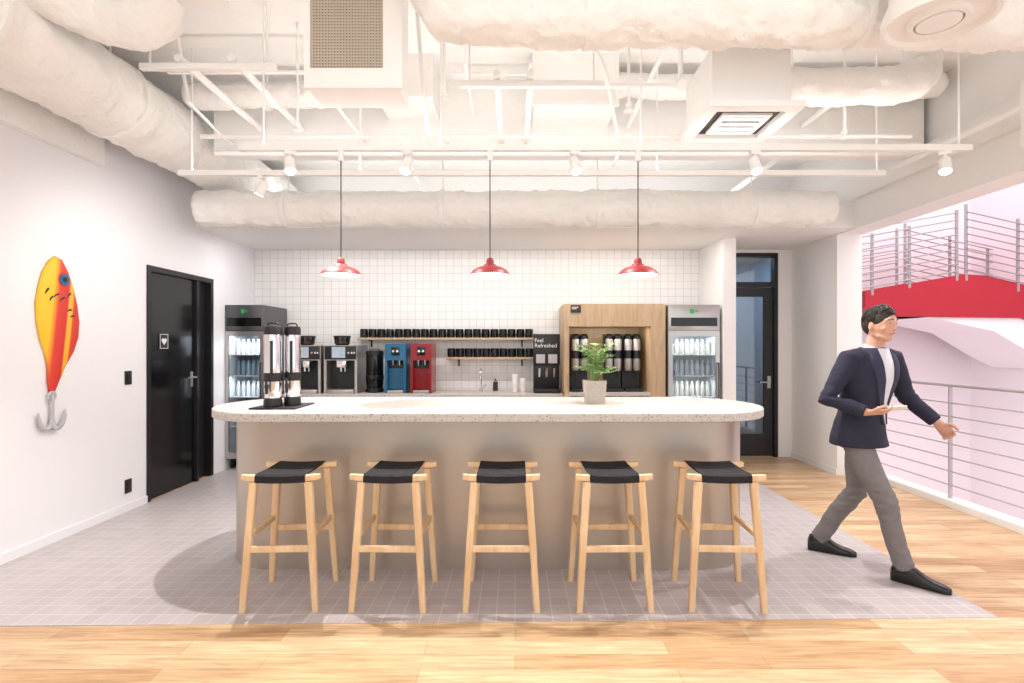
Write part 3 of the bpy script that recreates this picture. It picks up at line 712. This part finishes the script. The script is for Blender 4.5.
# sign tower
t = thing('drink_tower', 'black drink tower with white lettered sign beside oak cabinet', 'dispenser', (.39, 6.72, ZB))
obj('base', B((-.16, .16, -.2, .15, 0, .05), bev=.005), M['blackplastic'], t)
obj('column', B((-.16, .16, -.02, .12, .05, .36), bev=.005), M['blackplastic'], t)
sg = obj('sign_board', B((-.165, .165, -.06, -.03, .34, .72), bev=.003), M['black'], t)
text('sign_lettering', 'Feel\nRefreshed', .068, M['white'], sg, (-.15, -.061, .62))
obj('price_card', B((-.13, -.02, -.064, -.06, .36, .47)), M['palesteel'], sg)
obj('price_card', B((.02, .13, -.064, -.06, .36, .47)), M['palesteel'], sg)
for x in (-.09, 0, .09):
    bm = bmesh.new(); cyl(bm, (x, -.02, .26), (x, -.09, .26), .014, n=10); cyl(bm, (x, -.08, .3), (x, -.08, .19), .016, .012, n=10); obj('tap', bm, M['chrome'], t)

# mug shelves
def shelf(label, x0, x1, z):
    t = thing('mug_shelf', label, 'shelf', ((x0+x1)/2, YB-.015, z), 0, 'wooden mug shelves on tiled wall')
    h = (x1-x0)/2; obj('board', B((-h, h, -.16, 0, -.03, 0), bev=.003), M['oakcab'], t)
    for x in (-h+.15, h-.15):
        obj('bracket', B((x-.01, x+.01, -.12, 0, -.045, -.03), (x-.01, x+.01, -.015, 0, -.12, -.045)), M['black'], t)
shelf('upper wooden wall shelf lined with black mugs', -2.02, .24, 1.56)
shelf('lower shorter wooden wall shelf lined with black mugs', -.88, .24, 1.31)
bm = bmesh.new(); lathe(bm, [(0, 0), (.044, 0), (.05, .006), (.051, .112), (.048, .112), (.045, .01), (0, .01)], n=18)
tube(bm, [(.049, 0, .09), (.072, 0, .088), (.08, 0, .056), (.07, 0, .026), (.049, 0, .022)], .007, 6)
mug0 = obj('black_mug', bm, M['blackgloss'])
k = 0
for n_, x0, z, g, ll in ((20, -1.955, 1.56, 'black mugs on the upper shelf', 'black mug in the long row on the upper wall shelf'), (10, -.825, 1.31, 'black mugs on the lower shelf', 'black mug in the short row on the lower wall shelf')):
    for i in range(n_):
        o = mug0 if k == 0 else mug0.copy()
        if k: C.objects.link(o)
        o.location = (x0+i*.1125, YB-.078, z); o.rotation_euler.z = -PI/2+random.uniform(-.15, .15); tag(o, ll, 'mug', g); k += 1

# oak cabinet
t = thing('oak_cabinet', 'tall oak cabinet with open niche holding drink dispensers', 'cabinet', (1.175, 6.35, .003))
obj('carcass', B((-.595, -.54, 0, .69, 0, 1.947), (.42, .595, 0, .69, 0, 1.947), (-.54, .42, 0, .69, 1.68, 1.947), (-.54, .42, .6, .69, .9, 1.68)), M['oakcab'], t)
obj('niche_shelf', B((-.54, .42, 0, .6, .86, .897)), M['terrazzo'], t)
for x0, x1 in ((-.535, -.065), (-.055, .415)):
    dd = obj('door', B((x0, x1, -.01, .01, .05, .85)), M['oakcab'], t)
    bm = bmesh.new(); cyl(bm, ((x0+x1)/2, -.01, .75), ((x0+x1)/2, -.03, .75), .012, n=10); obj('knob', bm, M['black'], dd)
lp = obj('label_plate', B((-.52, -.4, -.006, 0, 1.84, 1.93)), M['black'], t)
obj('label_line', B((-.508, -.43, -.008, -.006, 1.9, 1.908)), M['white'], lp)
obj('label_line', B((-.508, -.45, -.008, -.006, 1.882, 1.89)), M['white'], lp)
l = bpy.data.lights.new('niche_lamp', 'AREA'); l.shape = 'RECTANGLE'; l.size = .8; l.size_y = .03; l.energy = 3.5; l.color = (1, .9, .78)
lo = bpy.data.objects.new('niche_light', l); C.objects.link(lo); lo.location = (1.115, 6.42, 1.675); lo.rotation_euler = (.35, 0, 0)
for i, (x, lb) in enumerate([(.79, 'black and chrome drink dispenser in oak niche, partly behind the plant'), (1.2, 'black and chrome drink dispenser in middle of the oak niche'), (1.43, 'black and chrome drink dispenser at right end of the oak niche')]):
    t = thing('niche_dispenser', lb, 'dispenser', (x, 6.63, .90), 0, 'dispensers in the oak cabinet')
    obj('stand', B((-.105, .105, -.16, .12, 0, .04), (-.105, .105, .05, .12, .04, .7)), M['blackplastic'], t)
    for s in (-1, 1):
        bm = bmesh.new(); lathe(bm, [(0, .25), (.04, .25), (.048, .28), (.048, .62), (.042, .64), (0, .64)], (s*.052, -.04, 0), 20); cn = obj('canister', bm, M['steel'], t)
        bm = bmesh.new(); lathe(bm, [(0, .64), (.05, .64), (.05, .675), (.03, .7), (0, .7)], (s*.052, -.04, 0), 20); obj('lid', bm, M['blackgloss'], cn)
        bm = bmesh.new(); lathe(bm, [(.049, .4), (.051, .4), (.051, .5), (.049, .5)], (s*.052, -.04, 0), 20); obj('band', bm, M['blackgloss'], cn)
        bm = bmesh.new(); cyl(bm, (s*.052, -.06, .23), (s*.052, -.13, .23), .013, n=10); cyl(bm, (s*.052, -.12, .26), (s*.052, -.12, .17), .013, .01, n=10); obj('tap', bm, M['black'], t)

# fridges
SH = (.5, .85, 1.1, 1.35)
def make_fridge():
    t = thing('display_fridge', '', 'fridge', (0, 0, 0), 0, 'upright glass door fridges')
    obj('cabinet', B((-.3, -.27, .03, .66, .12, 1.93), (.27, .3, .03, .66, .12, 1.93), (-.27, .27, .03, .66, .12, .17), (-.27, .27, .03, .66, 1.62, 1.93)), M['steel'], t)
    obj('liner', B((-.27, .27, .6, .66, .17, 1.62), (-.27, -.262, .04, .6, .17, 1.62), (.262, .27, .04, .6, .17, 1.62)), M['fridgein'], t)
    p = obj('control_panel', B((-.3, .3, 0, .03, 1.63, 1.93), bev=.004), M['steel'], t)
    obj('display', B((-.27, .27, -.004, 0, 1.68, 1.78)), M['blackgloss'], p)
    obj('emblem', B((-.05, .0, -.004, 0, 1.83, 1.88), (.01, .05, -.004, 0, 1.845, 1.865)), M['green'], p)
    d = obj('door', B((-.3, -.25, 0, .03, .13, 1.62), (.25, .3, 0, .03, .13, 1.62), (-.25, .25, 0, .03, .13, .2), (-.25, .25, 0, .03, 1.56, 1.62)), M['steel'], t)
    obj('door_glass', B((-.25, .25, .01, .018, .2, 1.56)), M['clear'], d)
    bm = bmesh.new(); tube(bm, [(.275, 0, .85), (.275, -.035, .85), (.275, -.035, 1.25), (.275, 0, 1.25)], .009, 8); obj('handle', bm, M['black'], d)
    for z in SH: obj('shelf', B((-.262, .262, .06, .6, z-.012, z)), M['white'], t)
    obj('light_strip', B((-.2, .2, .05, .1, 1.6, 1.615)), M['led'], t)
    for x in (-.24, .24):
        for y in (.1, .58):
            bm = bmesh.new(); cyl(bm, (x-.015, y, .05), (x+.015, y, .05), .05, n=16); box(bm, x-.025, x+.025, y-.03, y+.03, .085, .12); obj('caster', bm, M['black'], t)
    return t
fr = make_fridge()
fr.location = (2.09, 6.3, .003); fr['label'] = 'stainless glass door drinks fridge right of the oak cabinet'
f2 = copy_tree(fr); f2.location = (-3.17, 6.32, .003); f2.scale.x = .74; f2['label'] = 'glass door drinks fridge with darker header in left corner by the black door'
for ch in f2.children:
    if ch.name.startswith('control_panel') or ch.name.startswith('cabinet'):
        ch.data = ch.data.copy(); ch.data.materials.clear(); ch.data.materials.append(M['darksteel'])
bots = []
for m in (M['can_a'], M['can_b'], M['can_c']):
    bm = bmesh.new(); lathe(bm, [(0, 0), (.022, 0), (.025, .006), (.025, .12), (.014, .15), (.013, .16), (.016, .16), (.016, .178), (0, .178)], n=14)
    bots.append(obj('drink_bottle', bm, m))
first = [True]*3
nm4 = ('bottom', 'second', 'third', 'top')
for fx, fy, nm, stp, nb in ((2.09, 6.3, 'right', .062, 8), (-3.17, 6.32, 'left', .06, 6)):
    for zi, z in enumerate(SH):
        if nm == 'right' and zi == 0: continue
        c = (0, 2, 0, 2)[zi] if nm == 'right' else (1, 0, 1, 0)[zi]
        for j in range(nb):
            o = bots[c]
            if not first[c]: o = o.copy(); C.objects.link(o)
            first[c] = False
            o.location = (fx+(j-(nb-1)/2)*stp, fy+.17, z+.003)
            tag(o, '%s drink bottle on the %s shelf inside the %s fridge' % (('white', 'pale blue', 'cream')[c], nm4[zi], nm), 'bottle', 'bottles on the %s shelf of the %s fridge' % (nm4[zi], nm))
for x in (2.09, -3.17):
    l = bpy.data.lights.new('fridge_lamp', 'AREA'); l.shape = 'RECTANGLE'; l.size = .36; l.size_y = .05; l.energy = 3.2; l.color = (.97, .98, 1)
    lo = bpy.data.objects.new('fridge_light', l); C.objects.link(lo); lo.location = (x, 6.41, 1.59)
    l = bpy.data.lights.new('fridge_lamp', 'AREA'); l.shape = 'RECTANGLE'; l.size = .36; l.size_y = .03; l.energy = 1.3; l.color = (.97, .98, 1)
    lo = bpy.data.objects.new('fridge_light', l); C.objects.link(lo); lo.location = (x, 6.37, 1.08)

# ------------------------------------------------------------------ potted plant
t = thing('potted_plant', 'leafy green plant in square beige pot on bar counter', 'plant', (.55, 3.74, 1.05))
bm = bmesh.new(); R = []
for z, s in ((0, .062), (.16, .074)): R.append([bm.verts.new((x*s, y*s, z)) for x, y in ((-1, -1), (1, -1), (1, 1), (-1, 1))])
R.append([bm.verts.new((x*.066, y*.066, .16)) for x, y in ((-1, -1), (1, -1), (1, 1), (-1, 1))])
R.append([bm.verts.new((x*.063, y*.063, .12)) for x, y in ((-1, -1), (1, -1), (1, 1), (-1, 1))])
for a, b in zip(R, R[1:]):
    for i in range(4): bm.faces.new((a[i], a[(i+1) % 4], b[(i+1) % 4], b[i]))
bm.faces.new(R[0]); bm.faces.new(R[-1]); obj('pot', bm, M['pot'], t)
obj('soil', B((-.0635, .0635, -.0635, .0635, .12, .145)), M['soil'], t)
bl = bmesh.new(); bs = bmesh.new()
rnd = random.Random(3)
def leaflet(c0, dr, L_, W_):
    sd = dr.cross(V((0, 0, 1))).normalized(); up = sd.cross(dr); prev = None
    for q in range(6):
        s = q/5; w = W_*math.sin(PI*min(1, s*.93+.05))**.8; c = c0+dr*(L_*s)-V((0, 0, 1))*(.3*L_*s*s)
        row = [bl.verts.new(c-sd*w+up*w*.3), bl.verts.new(c), bl.verts.new(c+sd*w+up*w*.3)]
        if prev:
            bl.faces.new((prev[0], prev[1], row[1], row[0])); bl.faces.new((prev[1], prev[2], row[2], row[1]))
        prev = row
for i in range(26):
    a = i*2.4+rnd.uniform(-.3, .3); hgt = rnd.uniform(.08, .28); out = rnd.uniform(.03, .12)*(1.15-hgt*1.6)
    rad = V((math.cos(a), math.sin(a), 0))
    base = rad*.02+V((0, 0, .14)); tip = rad*out+V((0, 0, .14+hgt)); mid = (base+tip)/2+V((0, 0, .03))-rad*.01
    end = tip+rad*.04+V((0, 0, -.005))
    tube(bs, [base, mid, tip, end], [.003, .0025, .0018, .001], 6)
    for k in range(5):
        s = k/4; p = mid.lerp(tip, s*1.2) if s < .8 else tip.lerp(end, (s-.8)*5)
        for sg_ in (-1, 1):
            sdv = V((-rad.y, rad.x, 0))*sg_
            leaflet(p, (sdv*.9+rad*.5+V((0, 0, rnd.uniform(.2, .8)))).normalized(), rnd.uniform(.05, .072), .0105)
    leaflet(end, (rad+V((0, 0, .5))).normalized(), .065, .011)
obj('foliage', bl, M['leaf'], t, sharp=80); obj('stems', bs, M['leafstem'], t)

# ------------------------------------------------------------------ railing and stair
t = thing('steel_railing', 'grey steel railing with horizontal bars along the floor edge', 'railing', (3.975, 0, .06))
for y in (6.0, 4.93, 3.7, 2.5, 1.3):
    obj('post', B((-.016, .016, y-.006, y+.006, 0, 1.02)), M['palesteel'], t)
for i in range(8):
    bm = bmesh.new(); z = .12+i*.125; r = .006 if i < 7 else .014
    if i == 7: z = 1.03
    cyl(bm, (0, -1.0, z), (0, 6.06, z), r, n=8); obj('handrail' if i == 7 else 'bar', bm, M['palesteel'], t)
t = thing('red_staircase', 'red steel staircase with grey bar railing beyond the atrium', 'staircase', (0, 0, 0))
top_ = [(4.8, 2.2), (6.15, 2.44), (6.45, 2.42), (7.56, 2.16)]
und = [(7.56, 1.6), (6.95, 1.84), (5.25, 1.86), (5.05, 1.92), (4.8, 1.98)]
fx = lambda x, y, dd: V((x, dd, y))
bm = bmesh.new(); prism(bm, top_+und, fx, 7.4, 7.46); obj('stringer', bm, M['redstair'], t, sharp=5)
bm = bmesh.new(); prism(bm, top_+und, fx, 8.54, 8.6); obj('stringer', bm, M['redstair'], t, sharp=5)
bm = bmesh.new(); prism(bm, [(x, z-.06) for x, z in top_]+[(x, z+.08) for x, z in und], fx, 7.46, 8.54); box(bm, 5.2, 7.4, 8.6, 8.93, 1.95, 2.15)
obj('landing', bm, M['redstair'], t, sharp=5)
bm = bmesh.new(); prism(bm, [(5.7, 1.852), (6.95, 1.838), (7.56, 1.598), (7.56, 1.12), (7.2, 1.3), (6.6, 1.66)], fx, 7.44, 8.56)
obj('underside', bm, M['palepink'], t, sharp=5)
for i in range(4):
    obj('tread', B((5.0+i*.28, 5.3+i*.28, 7.46, 8.54, 2.18+i*.05, 2.22+i*.05)), M['redstair'], t)
for i in range(4):
    obj('tread', B((6.46+i*.27, 6.73+i*.27, 7.46, 8.54, 2.33-i*.065, 2.37-i*.065)), M['redstair'], t)
for yy in (7.4, 8.56):
    for x, zb, zt in ((4.9, 2.15, 3.0), (5.41, 2.25, 3.1), (6.06, 2.35, 3.32), (6.19, 2.35, 3.4), (6.9, 2.2, 3.2), (7.5, 2.1, 3.0)):
        obj('post', B((x-.018, x+.018, yy, yy+.02, zb, zt)), M['greysteel'], t)
    for i in range(9):
        z = 2.34+i*.1
        bm = bmesh.new(); tube(bm, [(4.6, yy-.01, z-.12), (6.06, yy-.01, z+.14)], .009, 8); obj('bar', bm, M['greysteel'], t)
        bm = bmesh.new(); tube(bm, [(6.19, yy-.01, z+.15), (7.56, yy-.01, z-.16)], .009, 8); obj('bar', bm, M['greysteel'], t)

# ------------------------------------------------------------------ person
PL = V((2.25, 3.56, .003)); PR = -math.radians(52); PS = .985
P = thing('person', 'walking man in navy jacket and grey trousers holding a white phone', 'person', PL, PR)
P.scale = (PS, PS, PS)
def lean(p):
    return V((p[0]+.11*max(0, p[2]-.86), p[1], p[2]))
TW = -.32
def tw_ang(z):
    s = max(0, min(1, (z-.92)/.4)); return TW*s*s*(3-2*s)
def tw(p):
    p = V(p); a = tw_ang(p.z); x, y = p.x-.02, p.y
    return V((.02+x*math.cos(a)-y*math.sin(a), x*math.sin(a)+y*math.cos(a), p.z))
def twring(z, c, a, b):
    g = tw_ang(z); return (tw((c, 0, z)), V((a*math.cos(g), a*math.sin(g), 0)), V((-b*math.sin(g), b*math.cos(g), 0)))
hipL, hipR = V((0, .088, .88)), V((0, -.088, .88))
kL, aL = V((-.04, .09, .47)), V((-.26, .075, .1))
kR, aR = V((.19, -.085, .485)), V((.30, -.065, .1))
sL, sR = tw((.03, .185, 1.385)), tw((.03, -.185, 1.385))
eL, wL = V((.17, .28, 1.13)), V((.36, .285, .965))
eR, wR = V((-.10, -.275, 1.13)), V((.12, -.22, 1.05))
def hand(bm, w, d, n_, t_, curl):
    d = V(d).normalized(); n_ = V(n_); n_ = (n_-d*n_.dot(d)).normalized(); t_ = V(t_); t_ = (t_-d*t_.dot(d)-n_*t_.dot(n_)).normalized()
    loft(bm, [(w+d*s, t_*a, n_*b) for s, a, b in ((-.02, .025, .02), (0, .027, .019), (.03, .034, .016), (.06, .038, .014), (.082, .037, .012))], 16)
    for off, ln, cc in ((.0285, .066, .9), (.0095, .074, 1), (-.0095, .068, 1.05), (-.028, .054, 1.15)):
        p = w+d*.077+t_*off; pts = [p-d*.02, p]; a = curl*.5*cc
        dd = (d+t_*off*1.5).normalized()
        for fr_ in (.45, .3, .25):
            p = p+(dd*math.cos(a)+n_*math.sin(a))*ln*fr_; pts.append(p); a += curl*cc
        tube(bm, pts, [.0092, .0092, .0087, .008, .0068], 10); ell(bm, pts[-1], .0068, .0068, .0068, 8, 6)
    p = w+d*.025+t_*.024; pts = [p-t_*.01]
    for v, ln in ((d*.7+t_*.75+n_*.15, .036), (d*.9+t_*.35+n_*.3, .028), (d*.95+t_*.1+n_*.35, .024)):
        p = p+v.normalized()*ln; pts.append(p)
    tube(bm, pts, [.0135, .0118, .01, .008], 10); ell(bm, pts[-1], .008, .008, .008, 8, 6)
HM = Matrix.Translation((.045, -.005, 1.47)) @ Matrix.Rotation(-.3, 4, 'Z') @ Matrix.Scale(.95, 4) @ Matrix.Translation((-.05, 0, -1.47))
bm = bmesh.new()
loft(bm, [twring(z, c, a, b) for z, c, a, b in ((.82, 0, .1, .15), (.92, 0, .105, .16), (1.04, .01, .095, .145), (1.15, .02, .1, .16), (1.25, .03, .11, .17), (1.37, .03, .085, .18), (1.43, .03, .06, .08))], 24)
for h, k_, a_ in ((hipL, kL, aL), (hipR, kR, aR)): tube(bm, [h+V((0, 0, .02)), (h+k_)/2, k_, (k_*.6+a_*.4), a_, a_-V((0, 0, .04))], [.075, .064, .047, .043, .032, .03], 16)
for s, e_, w_ in ((sL, eL, wL), (sR, eR, wR)): tube(bm, [s, (s+e_)/2, e_, (e_*.6+w_*.4), w_], [.052, .045, .038, .036, .025], 14)
tube(bm, [(.03, 0, 1.38), (.04, 0, 1.46), (.05, 0, 1.54)], [.068, .055, .055], 18)
hand(bm, wL, (.7, .05, -.7), (0, -1, -.1), (.5, 0, 1), .8)
hn = V((-.35, .3, .9))
hand(bm, wR, (.9, .35, .1), hn, (.1, -1, .25), .5)
before = set(bm.verts)
hc = V((.07, 0, 1.607))
vs = ell(bm, hc, .098, .075, .118, 32, 22)
for v in vs:
    q = v.co-hc
    if q.z < 0:
        s = -q.z/.118
        q.y *= 1-.1*s
        if q.x < 0: q.x *= 1-.35*s
        else: q.x *= 1+.08*s
    if q.x > 0: q.x *= .97
    v.co = hc+q
ell(bm, (.128, 0, 1.514), .028, .032, .022, 14, 10)                     # chin
for s in (-1, 1): tube(bm, [(.06, s*.052, 1.555), (.1, s*.042, 1.532), (.128, s*.02, 1.518)], [.018, .02, .02], 12)   # jaw
tube(bm, [(.158, 0, 1.636), (.166, 0, 1.61), (.1765, 0, 1.584), (.166, 0, 1.570)], [.008, .0095, .0115, .009], 10)       # nose
for s in (-1, 1):
    ell(bm, (.163, s*.009, 1.575), .010, .008, .007, 8, 6)              # nostril wings
    ell(bm, (.06, s*.080, 1.6), .018, .009, .030, 12, 8)                # ear
    tube(bm, [(.157, s*.006, 1.637), (.156, s*.032, 1.641), (.139, s*.056, 1.634)], [.007, .008, .006], 8)               # brow
    ell(bm, (.124, s*.043, 1.583), .024, .020, .022, 12, 8)             # cheek
ell(bm, (.153, 0, 1.548), .010, .024, .014, 12, 8)                      # mouth mound
for v in bm.verts:
    if v not in before: v.co = HM @ v.co
body = obj('body', bm, M['skin'], P); remesh(body, .0045, 5, .5)
# hair: cap plus fine combed locks
bm = bmesh.new(); hv = ell(bm, (.050, 0, 1.634), .106, .083, .107, 44, 30)
for v in hv:
    q = v.co-V((.050, 0, 1.634))
    if q.z < -.02 and q.x > -.01: v.co = V((v.co.x, v.co.y*(1-.25*min(1, (-q.z-.02)/.04)), v.co.z))
rn = random.Random(5)
for i in range(380):
    th = rn.uniform(-1, 1)*PI*.98; ph_ = rn.uniform(.03, 1.25)
    pts = []
    lift = rn.uniform(.02, .07)*(1.5 if abs(th) < 1.1 else .7)
    for k in range(5):
        t2 = th*(1+.03*k); p2 = ph_+(.11*k if abs(th) > .9 else -.05*k)
        if abs(th) < .9: t2 = th+.12*k
        p2 = max(.02, min(1.62 if abs(th) > 1.2 else 1.12, p2)); rr = 1.0+lift*math.sin(PI*(k+.6)/5)
        pts.append(V((.050+.106*rr*math.sin(p2)*math.cos(t2), .083*rr*math.sin(p2)*math.sin(t2), 1.634+.107*rr*math.cos(p2))))
    if (pts[-1]-pts[0]).length > .01: tube(bm, pts, [.001, .003, .0032, .0026, .0008], 5)
hr = obj('hair', bm, M['hair'], P, sharp=180); hr.data.transform(HM)
for s in (-1, 1):
    bm = bmesh.new(); ell(bm, (.1475, s*.032, 1.616), .0095, .0125, .0062, 14, 10); e = obj('eye', bm, M['eyewhite'], P); e.data.transform(HM)
    bm = bmesh.new(); ell(bm, (.1545, s*.032, 1.616), .0042, .0055, .0056, 10, 8); q = obj('iris', bm, M['hair'], e); q.data.transform(HM)
    bm = bmesh.new(); tube(bm, [(.1645, s*.013, 1.640), (.162, s*.033, 1.645), (.146, s*.054, 1.639)], [.0026, .0032, .002], 8); q = obj('eyebrow', bm, M['hair'], P); q.data.transform(HM)
bm = bmesh.new(); tube(bm, [(.153, -.022, 1.546), (.1635, -.009, 1.549), (.165, 0, 1.548), (.1635, .009, 1.549), (.153, .022, 1.546)], [.002, .004, .0045, .004, .002], 8); q = obj('mouth', bm, M['lip'], P); q.data.transform(HM)
# jacket
JR = [(.81, .014, .168, .204), (.9, .008, .150, .196), (1.03, .01, .124, .172), (1.1, .015, .124, .175), (1.18, .022, .13, .19), (1.26, .03, .135, .203), (1.35, .03, .118, .213), (1.41, .03, .09, .165), (1.455, .032, .074, .09)]
bm = bmesh.new()
loft(bm, [twring(z, c, a, b) for z, c, a, b in JR], 32)
for s, e_, w_ in ((sL, eL, wL), (sR, eR, wR)):
    tube(bm, [s+(s-V((.03, 0, 1.385)))*-.3, s, (s+e_)/2, e_+(e_-s)*.04, e_*.5+w_*.5, w_-(w_-e_)*.06], [.07, .072, .062, .054, .048, .042], 18)
jk = obj('jacket', bm, M['navy'], P); remesh(jk, .008, 3, .5)
def jf(c):
    k_ = min(1, max(0, (c.z-.84)/.1)); el = max(0, 1-min((c-eL).length, (c-eR).length)/.16)
    return k_*(.006*noise.noise(V((c.x*9, c.y*9, c.z*14)))+el*.012*noise.noise(V((c.x*14, c.y*14, c.z*40))))
puff(jk, jf)
def front(z, l):
    for a, b in zip(JR, JR[1:]):
        if a[0] <= z <= b[0]:
            q = (z-a[0])/(b[0]-a[0]); c, x, y = [a[i]+(b[i]-a[i])*q for i in (1, 2, 3)]
            return c+x*math.sqrt(max(0, 1-(l/y)**2))
    return .1
def patch(name, edge0, edge1, m, off):
    bm = bmesh.new(); A = []; Bv = []
    for i in range(13):
        z0, l0 = edge0(i/12); z1, l1 = edge1(i/12); ra = []; rb = []
        for j in range(7):
            z = z0+(z1-z0)*j/6; l = l0+(l1-l0)*j/6; f = front(min(z, 1.454), l)
            ra.append(bm.verts.new(tw((f+off, l, z)))); rb.append(bm.verts.new(tw((f-.012, l, z))))
        A.append(ra); Bv.append(rb)
    for G in (A, Bv):
        for i in range(12):
            for j in range(6): bm.faces.new((G[i][j], G[i][j+1], G[i+1][j+1], G[i+1][j]))
    for i in range(12):
        bm.faces.new((A[i][0], A[i+1][0], Bv[i+1][0], Bv[i][0])); bm.faces.new((A[i][6], A[i+1][6], Bv[i+1][6], Bv[i][6]))
    for j in range(6):
        bm.faces.new((A[0][j], A[0][j+1], Bv[0][j+1], Bv[0][j])); bm.faces.new((A[12][j], A[12][j+1], Bv[12][j+1], Bv[12][j]))
    return obj(name, bm, m, P, sharp=60)
patch('shirt', lambda q: (.96+.49*q, -.014-.05*q), lambda q: (.96+.49*q, .014+.05*q), M['shirt'], .009)
for s in (-1, 1):
    patch('lapel', lambda q: (.96+.49*q, s*(.014+.043*q)), lambda q: (.96+.49*q, s*(.026+(.085 if q < .72 else .085-.12*(q-.72))*min(1, q*1.2)+.022*q)), M['navy2'], .015)
bm = bmesh.new()
loft(bm, [(V((.036, 0, 1.432)), V((.074, 0, -.006)), V((0, .072, 0))), (V((.038, 0, 1.464)), V((.062, 0, -.016)), V((0, .061, 0)))], 24); obj('collar', bm, M['shirt'], P)
# trousers
bm = bmesh.new()
loft(bm, [(V((0, 0, z)), V((a, 0, 0)), V((0, b, 0))) for z, a, b in ((.8, .1, .16), (.88, .112, .165), (.98, .105, .15), (1.0, .095, .145))], 24)
for h, k_, a_ in ((hipL, kL, aL), (hipR, kR, aR)):
    tube(bm, [h+V((0, 0, .04)), h*.5+k_*.5, k_+V((.008, 0, 0)), k_*.55+a_*.45+V((-.012, 0, 0)), a_+V((-.008, 0, -.012))], [.092, .081, .066, .060, .056], 20)
tr = obj('trousers', bm, M['trouser'], P); remesh(tr, .008, 3, .5)
def tf(c):
    k_ = min(1, max(0, (.75-c.z)/.1)); kn = max(0, 1-min((c-kL).length, (c-kR).length)/.22); an = max(0, 1-(c.z-.06)/.2)
    return k_*(.006*noise.noise(V((c.x*9, c.y*9, c.z*16)))+(kn+an)*.010*noise.noise(V((c.x*12, c.y*12, c.z*42))))
puff(tr, tf)
# shoes
for a_, yaw in ((aL, .38), (aR, .1)):
    bm = bmesh.new(); cs, sn = math.cos(yaw), math.sin(yaw)
    fd = V((cs, sn, 0)); lr = V((-sn, cs, 0)); b0 = V((a_.x, a_.y, 0))
    R = loft(bm, [(b0+fd*s+V((0, 0, h_*.45)), lr*w_, V((0, 0, h_*.55))) for s, w_, h_ in ((-.078, .026, .08), (-.066, .039, .11), (-.03, .046, .125), (.02, .046, .122), (.06, .045, .1), (.1, .046, .072), (.14, .047, .056), (.18, .043, .048), (.205, .034, .04), (.222, .018, .03))], 20)
    for ring in R:
        for v in ring: v.co.z = max(v.co.z, 0.0)
    obj('shoe', bm, M['shoe'], P)
# the whole upper body leans into the stride
for ch in P.children_recursive:
    for v in ch.data.vertices: v.co = lean(v.co)
# phone in the right hand
Mw = Matrix.Translation(PL) @ Matrix.Rotation(PR, 4, 'Z') @ Matrix.Scale(PS, 4)
d_ = V((.9, .35, .1)).normalized()
Zv = (hn-d_*hn.dot(d_)).normalized(); X = d_; Yv = Zv.cross(X)
pc = lean(wR+d_*.125+Zv*.022)
ph = thing('phone', 'white phone held in right hand of the walking man', 'phone', Mw @ pc)
Rm = Matrix((X, Yv, Zv)).transposed().to_4x4()
ph.rotation_euler = (Matrix.Rotation(PR, 4, 'Z') @ Rm).to_euler()
obj('case', B((-.075, .075, -.036, .036, -.004, .004), bev=.003), M['white'], ph)
obj('screen', B((-.07, .07, -.032, .032, .004, .0046)), M['white'], ph)

# ------------------------------------------------------------------ remaining lights, world, camera
area('soffit_strip_light', (-.4, 6.1, 2.70), (-.4, 6.4, 0), 5.2, .05, 46, (1, .98, .96))
area('passage_light', (2.95, 7.9, 2.0), (2.95, 8.3, 2.8), 1, .5, 14, (1, .95, .9))
area('passage_light', (2.95, 8.0, 2.78), (2.95, 8.2, 0), 1, 1, 60, (.9, .95, 1))
area('atrium_light', (5.8, 5.5, 5.4), (6.2, 7.5, 0), 3, 4, 130, (1, .96, .97))
area('overhead_fill_light', (0, 1.0, 3.6), (0, 2.6, 0), 5, 1.5, 50, (1, .99, .98))  # added fill above the camera, out of view
w = bpy.data.worlds.new('World'); sc.world = w; w.use_nodes = True
bg = w.node_tree.nodes['Background']; bg.inputs[0].default_value = (.95, .98, 1, 1); bg.inputs[1].default_value = 1.6
sc.view_settings.view_transform = 'Standard'
cam = bpy.data.cameras.new('Camera'); co = bpy.data.objects.new('Camera', cam); C.objects.link(co)
co.location = (0, 0, EYE); co.rotation_euler = (PI/2, 0, 0)
cam.sensor_width = 36; cam.lens = 36*F/1024; cam.shift_x = -3/1024; cam.shift_y = 5.5/1024; cam.clip_start = .05
sc.camera = co
